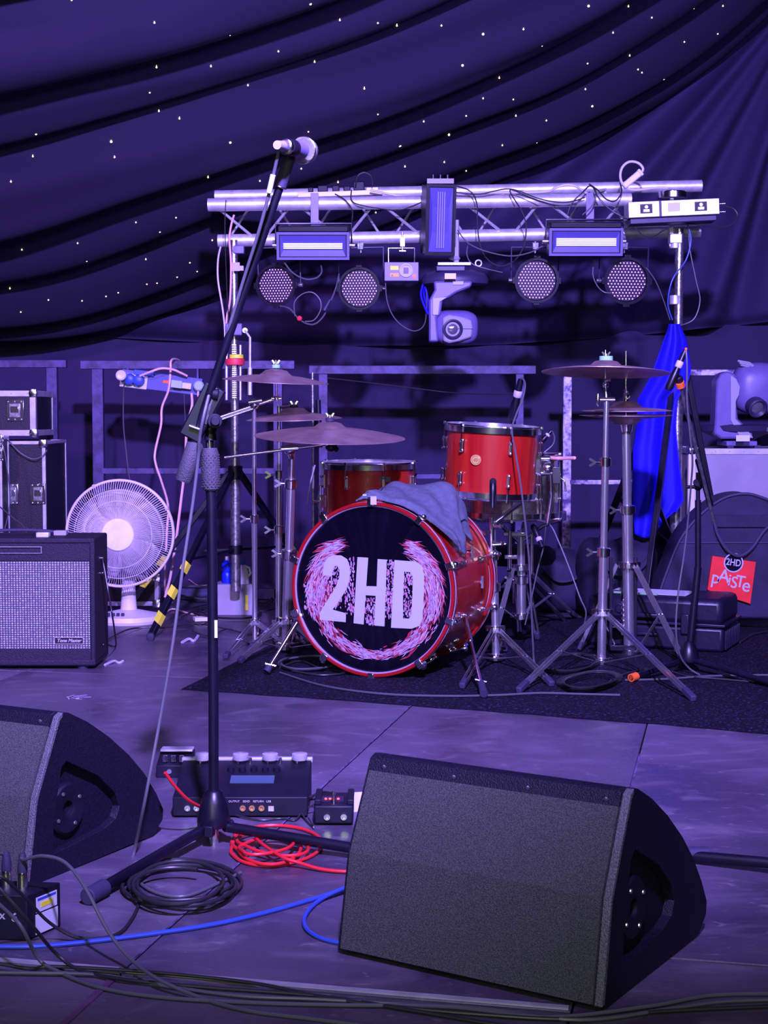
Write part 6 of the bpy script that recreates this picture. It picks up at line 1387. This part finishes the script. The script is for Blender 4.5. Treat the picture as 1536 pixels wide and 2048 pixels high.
# black/white clip thing and short mic right of the ride stand
t = thing('microphone_stand', 'slim dark stand with a clip between ride stand and floor tom', 'microphone stand', (P(628, 1, 6.3).x, 6.3, 0))
b = MB(); b.cyl(P(628, 1230, 6.3), P(625, 745, 6.3), .006, n=12); b.build('pole', 'chrome_dull', t)
b = MB(); b.cyl((P(628, 1, 6.3).x, 6.3, .0), (P(628, 1, 6.3).x, 6.3, .02), .09, n=28); b.build('round_base', 'black', t, bev=.004)
b = MB(); b.cyl(P(640, 895, 6.28), P(636, 800, 6.28), .011); b.build('clutch', 'black', t)
b = MB(); b.tube([P(630, 930, 6.25), P(622, 960, 6.25), P(614, 1008, 6.25)], .003, 6); b.build('thin_lever', 'silver_text', t)

# ------------------------------------------------------------ right crash stand and hi-hat
Tc4, qc4 = cymbal('crash cymbal topmost on the right, with a green felt washer', 1212, 733, 256, 5.40, -3.5, 1.5, drop=.020)
rl, pr, at_ = drum_stand('tall chrome crash stand standing before the hi-hat', 1213, 800, 1203, 5.38, 1225, 1322, [flr(1384, 1394), flr(1040, 1378), flr(1210, 1290)], joints=(1105, 925), r=.0160)
b = MB(); b.cyl(P(1213, 805, 5.38), P(1211, 770, 5.39), .006); q = P(1212, 800, 5.38); b.cyl(q + Vector((-.026, 0, 0)), q + Vector((.03, 0, 0)), .0105, n=14); b.ball(P(1211, 770, 5.39), .012, 10); b.build('tilter', 'chrome', rl)
b = MB(); q = P(1196, 800, 5.36); b.ball(q, (.007, .006, .024), 12, e=.8); b.build('wing_handle', 'chrome', rl)
b = MB(); b.cyl(P(1211, 772, 5.39), P(1211, 700, 5.40), .0042, n=10); q = P(1217, 760, 5.38); b.cyl(P(1211, 760, 5.38), P(1222, 760, 5.37), .005); b.build('cymbal_rod', 'chrome', rl)
felt_nut(rl, qc4 + Vector((0, 0, .028)), 'green_felt')
b = MB(); b.M = Matrix.Translation(qc4 + Vector((0, 0, .028))); b.lathe([(.005, -.010), (.0235, -.009), (.0235, .008), (.005, .009)], 24); b.build('wide_felt', 'green_felt', rl)
Th_, qh = cymbal('upper hi-hat cymbal beside the blue cloth, right of the crash stand', 1252, 814, 186, 5.60, 1, 0, drop=.012, group='hi-hat pair')
Tl_, ql = cymbal('lower hi-hat cymbal, bell downwards, beside the blue cloth', 1252, 838, 186, 5.60, 1, 0, drop=.012, flip=True, group='hi-hat pair')
hl, ph, at_ = drum_stand('chrome hi-hat stand with a long thin rod, right of the crash stand', 1252, 842, 1258, 5.60, 1130, 1302, [flr(1368, 1322), flr(1160, 1296), flr(1235, 1272)], joints=(1020, ), r=.0200, cat='hi-hat stand', name='hi_hat_stand')
b = MB(); b.cyl(P(1252, 845, 5.6), P(1252, 702, 5.6), .0036, n=10); b.build('pull_rod', 'chrome', hl)
b = MB(); q = P(1252, 790, 5.6); b.M = Matrix.Translation(q); b.lathe([(.005, -.026), (.010, -.022), (.011, .0), (.007, .008), (.009, .014), (.005, .022)], 20); b.ring((0, -.004, .022), .010, .003, 16, 6, Matrix.Rotation(math.pi / 2, 4, 'X')); b.build('clutch', 'chrome', hl)
b = MB(); q = P(1253, 850, 5.6); b.M = Matrix.Translation(q); b.lathe([(.018, -.026), (.020, -.020), (.023, -.002), (.026, .004), (.026, .010), (.010, .012)], 24); b.build('lower_seat', 'chrome', hl)
b = MB(); a = P(1258, 1, 5.6).x
for s in (-1, 1): b.box((a + s * .045, 5.60, .19), (.012, .016, .34))
b.box((a, 5.60, .03), (.10, .05, .02)); b.build('pedal_frame', 'black', hl, bev=.002)
b = MB(); b.box((0, 0, 0), (.085, .27, .008), Matrix.Translation((a, 5.78, .065)) @ Matrix.Rotation(rad(-14), 4, 'X')); b.build('footboard', 'black', hl, bev=.003)
b = MB()
for k in range(14): b.ring((0, 0, 0), .005, .0018, 8, 4, Matrix.Translation((a, 5.60, .08 + k * .0095)) @ Matrix.Rotation(math.pi / 2, 4, 'X') @ Matrix.Rotation(k % 2 * math.pi / 2, 4, 'Y'))
tag(b.build('pull_chain', 'chrome', hl), kind='stuff')

# ------------------------------------------------------------ tom stand, snare stand in the middle
al, pa_, at_ = drum_stand('chrome stand right of the bass drum carrying the rack tom', 986, 1040, 992, 5.40, 1258, 1314, [flr(1102, 1366), flr(925, 1370), flr(1010, 1300)], joints=(1175, 1112), r=.0145, cat='tom stand', name='tom_stand')
b = MB()
for y, dx in ((1052, 10), (1065, -8), (1085, 12), (1108, 8), (1128, -10)):
    q = P(984, y, 5.38); b.cyl(q, q + Vector((dx * .0026, -.01, 0)), .0055, n=8); b.ball(q + Vector((dx * .003, -.012, 0)), .0085, 8)
b.cyl(P(984, 1035, 5.38), P(985, 1140, 5.38), .0085, n=14)
tag(b.build('memory_clamps', 'chrome', al), kind='stuff')
b = MB(); b.cyl(P(990, 1045, 5.38), P(1050, 1000, 5.42), .008); b.build('tom_arm', 'chrome', al); b = MB(); b.cyl(P(985, 1090, 5.37), P(1012, 1088, 5.37), .0045); b.build('clamp_screw', 'chrome', al)
sl_, ps_, at_ = drum_stand('chrome snare stand under the snare drum, with a ribbed basket', 1042, 1060, 1043, 5.78, 1135, 1232, [flr(1150, 1232), flr(985, 1290), flr(1075, 1275)], joints=(1160,), r=.0185, cat='snare stand', name='snare_stand')
hubq = P(1040, 1075, 5.78)
for ax, ay_, bx_, by_ in ((1000, 1048, 975, 1030), (1085, 1052, 1128, 1036), (1045, 1060, 1050, 1036)):
    b = MB(); b.tube([hubq + Vector((0, 0, -.02)), P(ax, ay_, 5.76), P(bx_, by_, 5.72 if bx_ != 1050 else 5.95)], .008, 10); ba = b.build('basket_arm', 'chrome', sl_)
    b = MB(); b.cyl(P(bx_, by_ + 3, 5.72), P(bx_, by_ - 12, 5.70), .009); b.build('arm_tip', 'rubber', ba)
for x, y0_, y1_, r_ in ((1020, 1062, 1140, .008), (1064, 1070, 1150, .007)):
    b = MB(); b.cyl(P(x, y0_, 5.7), P(x - 1, y1_, 5.7), r_, n=12); b.ball(P(x - 1, y1_, 5.7), r_ * 1.3, 8); b.build('adjusting_rod', 'chrome', sl_)
b = MB(); b.box(P(1030, 1068, 5.72), (.09, .03, .016)); b.box(P(1022, 1114, 5.70), (.05, .02, .016)); b.build('basket_clamp', 'chrome', sl_, bev=.003)
# black seat/cushion shadow behind the stands
q = P(1040, 1, 6.3); t = thing('drum_throne', 'black round drum stool in the shade behind the snare stand', 'stool', (q.x, 6.35, FZ))
b = MB(); b.M = Matrix.Translation((q.x, 6.35, 0)); zz = P(1, 1095, 6.3).z; b.lathe([(0, zz - .07), (.15, zz - .07), (.165, zz - .05), (.165, zz - .02), (.14, zz), (0, zz + .004)], 36); b.build('seat', 'carpetdark', t)
MB().cyl((q.x, 6.35, .10), (q.x, 6.35, zz - .06), .014).build('post', 'chrome', t)
for k in range(3):
    a = .5 + k * 2.094; MB().cyl((q.x, 6.35, .24), (q.x + .25 * math.cos(a), 6.35 + .25 * math.sin(a), .012), .009).build('leg', 'chrome', t)

# ------------------------------------------------------------ drum microphones
def mic(label, tail, head, r, Y0_, Y1_, ring=True, stand=None, body='black'):
    a, c = P(*tail, Y0_), P(*head, Y1_); t = thing('drum_microphone', label, 'microphone', c); T = align(a, c); L = (c - a).length
    b = MB(); b.M = T; b.lathe([(0, 0), (r * .6, 0), (r * .7, L * .1), (r * .8, L * .5), (r, L * .6), (r * 1.05, L * .92), (r * .8, L), (0, L)], 20); b.build('body', body, t)
    if ring: b = MB(); b.M = T; b.lathe([(r * .78, L * .28), (r * .92, L * .30), (r * .92, L * .42), (r * .78, L * .44)], 20); b.build('pale_ring', 'tape_blue', t)
    return t
mic('black drum microphone with a pale ring pointing down at the rack tom', (1042, 758), (1024, 840), .016, 5.30, 5.34)
t = mic('small foam-capped microphone standing before the rack tom rim', (985, 1016), (986, 964), .011, 5.08, 5.10, False)
b = MB(); b.cyl(P(986, 1005, 5.10), P(986, 962, 5.10), .0125, .0115, 16); b.ball(P(986, 963, 5.10), .0118, 12); b.build('foam_cap', 'carpetdark', t)
mic('small clip microphone on the right rim of the snare drum', (1103, 862), (1082, 884), .010, 5.5, 5.5)
mic('dark microphone reaching up below the snare drum', (1085, 1095), (1066, 1050), .012, 5.55, 5.6)
cb('grey cable from the rack tom microphone down past the snare stand', [(1044, 755, 5.28), (1050, 768, 5.25), (1046, 795, 5.24), (1032, 830, 5.22), (1024, 860, 5.20), (1030, 900, 5.15), (1040, 960, 5.12), (1050, 1040, 5.12), (1058, 1120, 5.14), (1062, 1200, 5.16), (1066, 1290, 5.2), (1070, 1330, 5.2), (1090, 1362, 5.0)], .0033, 'cable_grey', 'drum_cable')
cb('grey cable bowing from the snare drum to the crash stand foot', [(1075, 1040, 5.55), (1100, 1050, 5.5), (1118, 1085, 5.48), (1140, 1140, 5.45), (1160, 1195, 5.42), (1172, 1225, 5.42), (1165, 1260, 5.45)], .0028, 'cable_grey', 'drum_cable')
cb('thin cable hanging from the snare rim microphone', [(1104, 862, 5.5), (1109, 875, 5.5), (1105, 890, 5.5), (1088, 905, 5.5)], .0024, 'cable_grey', 'drum_cable')
cb('thin cable slanting down behind the snare stand', [(1092, 1052, 5.7), (1088, 1090, 5.7), (1075, 1140, 5.7), (1062, 1200, 5.7), (1050, 1250, 5.7)], .0026, 'cable_grey', 'drum_cable')

# ------------------------------------------------------------ right microphone stand
Yx = 5.2; t = thing('microphone_stand', 'slim black microphone stand before the hard case, boom raised to the cloth', 'microphone stand', (P(1394, 1, Yx).x, Yx, FZ))
g = P(1394, 1, Yx).x; hz_ = P(1394, 1318, Yx).z; h0 = P(1394, 1285, Yx).z
b = MB(); b.M = Matrix.Translation((g, Yx, 0)); b.lathe([(.012, hz_ - .01), (.034, hz_ - .008), (.036, hz_), (.030, hz_ + .03), (.018, h0), (.012, h0 + .006)], 28); b.build('base_hub', 'black', t)
MB().cyl((g, Yx, hz_), P(1396, 1135, Yx), .0125, n=16).build('outer_pole', 'black', t); MB().cyl(P(1396, 1140, Yx), P(1396, 1000, Yx), .0105, n=16).build('lower_pole', 'black', t); MB().cyl(P(1396, 1005, Yx), P(1396, 945, Yx), .0072, n=16).build('upper_pole', 'black', t)
hubv = Vector((g, Yx, hz_ + .0))
for f in (G(1560, 1372, FZ + .012), G(1262, 1357, FZ + .012), Vector((g + .02, Yx + .33, FZ + .012))):
    f = Vector((f.x, f.y, FZ + .014)); l = MB().cyl(hubv + (f - hubv) * .06, f, .0098, n=14).build('leg', 'black', t); MB().cyl(f - (f - hubv) * .09, f, .0135, n=14).build('rubber_foot', 'orange' if abs(f.x - G(1262, 1357).x) < .03 else 'rubber', l)
b = MB(); q = P(1393, 965, Yx - .02); b.ball(P(1396, 972, Yx), .016, 10); b.cyl(q, q + Vector((0, -.02, 0)), .012); b.cyl(P(1372, 974, Yx - .02), P(1400, 974, Yx - .02), .006); b.build('boom_joint', 'black', t)
b = MB(); c0_, c1_ = P(1428, 1045, Yx), P(1362, 775, Yx - .30); b.cyl(c0_, c1_, .0058, n=12); b.build('boom_tube', 'chrome_dull', t)
b = MB(); b.cyl(P(1421, 1010, Yx - .03), P(1396, 920, Yx - .12), .0105, n=14); b.build('boom_sleeve', 'black', t)
MB().cyl(P(1359, 764, Yx - .31), P(1361, 773, Yx - .30), .0145, n=20).build('orange_ring', 'orange', t)
b = MB(); b.lathe([(.008, 0), (.013, .006), (.0145, .03), (.011, .034)], 16, align(P(1361, 772, Yx - .30), P(1352, 740, Yx - .32))); b.build('clip', 'blackmat', t)
tm = mic('black microphone with a pale ring on the slim right stand, before the blue cloth', (1371, 700), (1336, 780), .0125, Yx - .33, Yx - .33)
b = MB(); b.ball(P(1372, 698, Yx - .33), .005, 8); b.build('orange_tip', 'orange', tm)
cb('grey cable falling from the right microphone down the slim stand', [(1372, 700, 4.86), (1374, 730, 4.86), (1374, 800, 4.88), (1380, 870, 4.92), (1385, 920, 4.96), (1382, 970, 5.02), (1376, 1040, 5.08), (1368, 1110, 5.1), (1356, 1190, 5.1), (1352, 1260, 5.1), (1360, 1310, 5.12), (1378, 1336, 5.14), (1400, 1350, 5.12)], .0032, 'cable_grey', 'microphone_cable')
cb('thin dark cable slung from the ride cymbal across to the snare microphone', [(655, 756, 5.76), (760, 768, 5.85), (840, 778, 5.9), (900, 785, 5.9), (960, 788, 5.7), (1030, 786, 5.4), (1041, 772, 5.31)], .0022, 'cable', 'drum_cable')
# white boom pole leaning by the pale case
b = MB(); b.cyl(P(1386, 905, 6.6), P(1380, 1075, 6.6), .018, n=16); b.build('x', 'white') if False else None
t = thing('case_post', 'pale upright case edge post left of the pale flight case', 'case', (P(1383, 1, 6.62).x, 6.62, 0)); q = P(1383, 905, 6.62)
b = MB(); b.box((q.x, 6.62, q.z / 2), (.030, .03, q.z)); b.build('post', 'white', t, bev=.003)
b = MB(); b.ball((q.x, 6.62, q.z + .01), .022, 10, e=.6); b.build('cap', 'chrome', t)
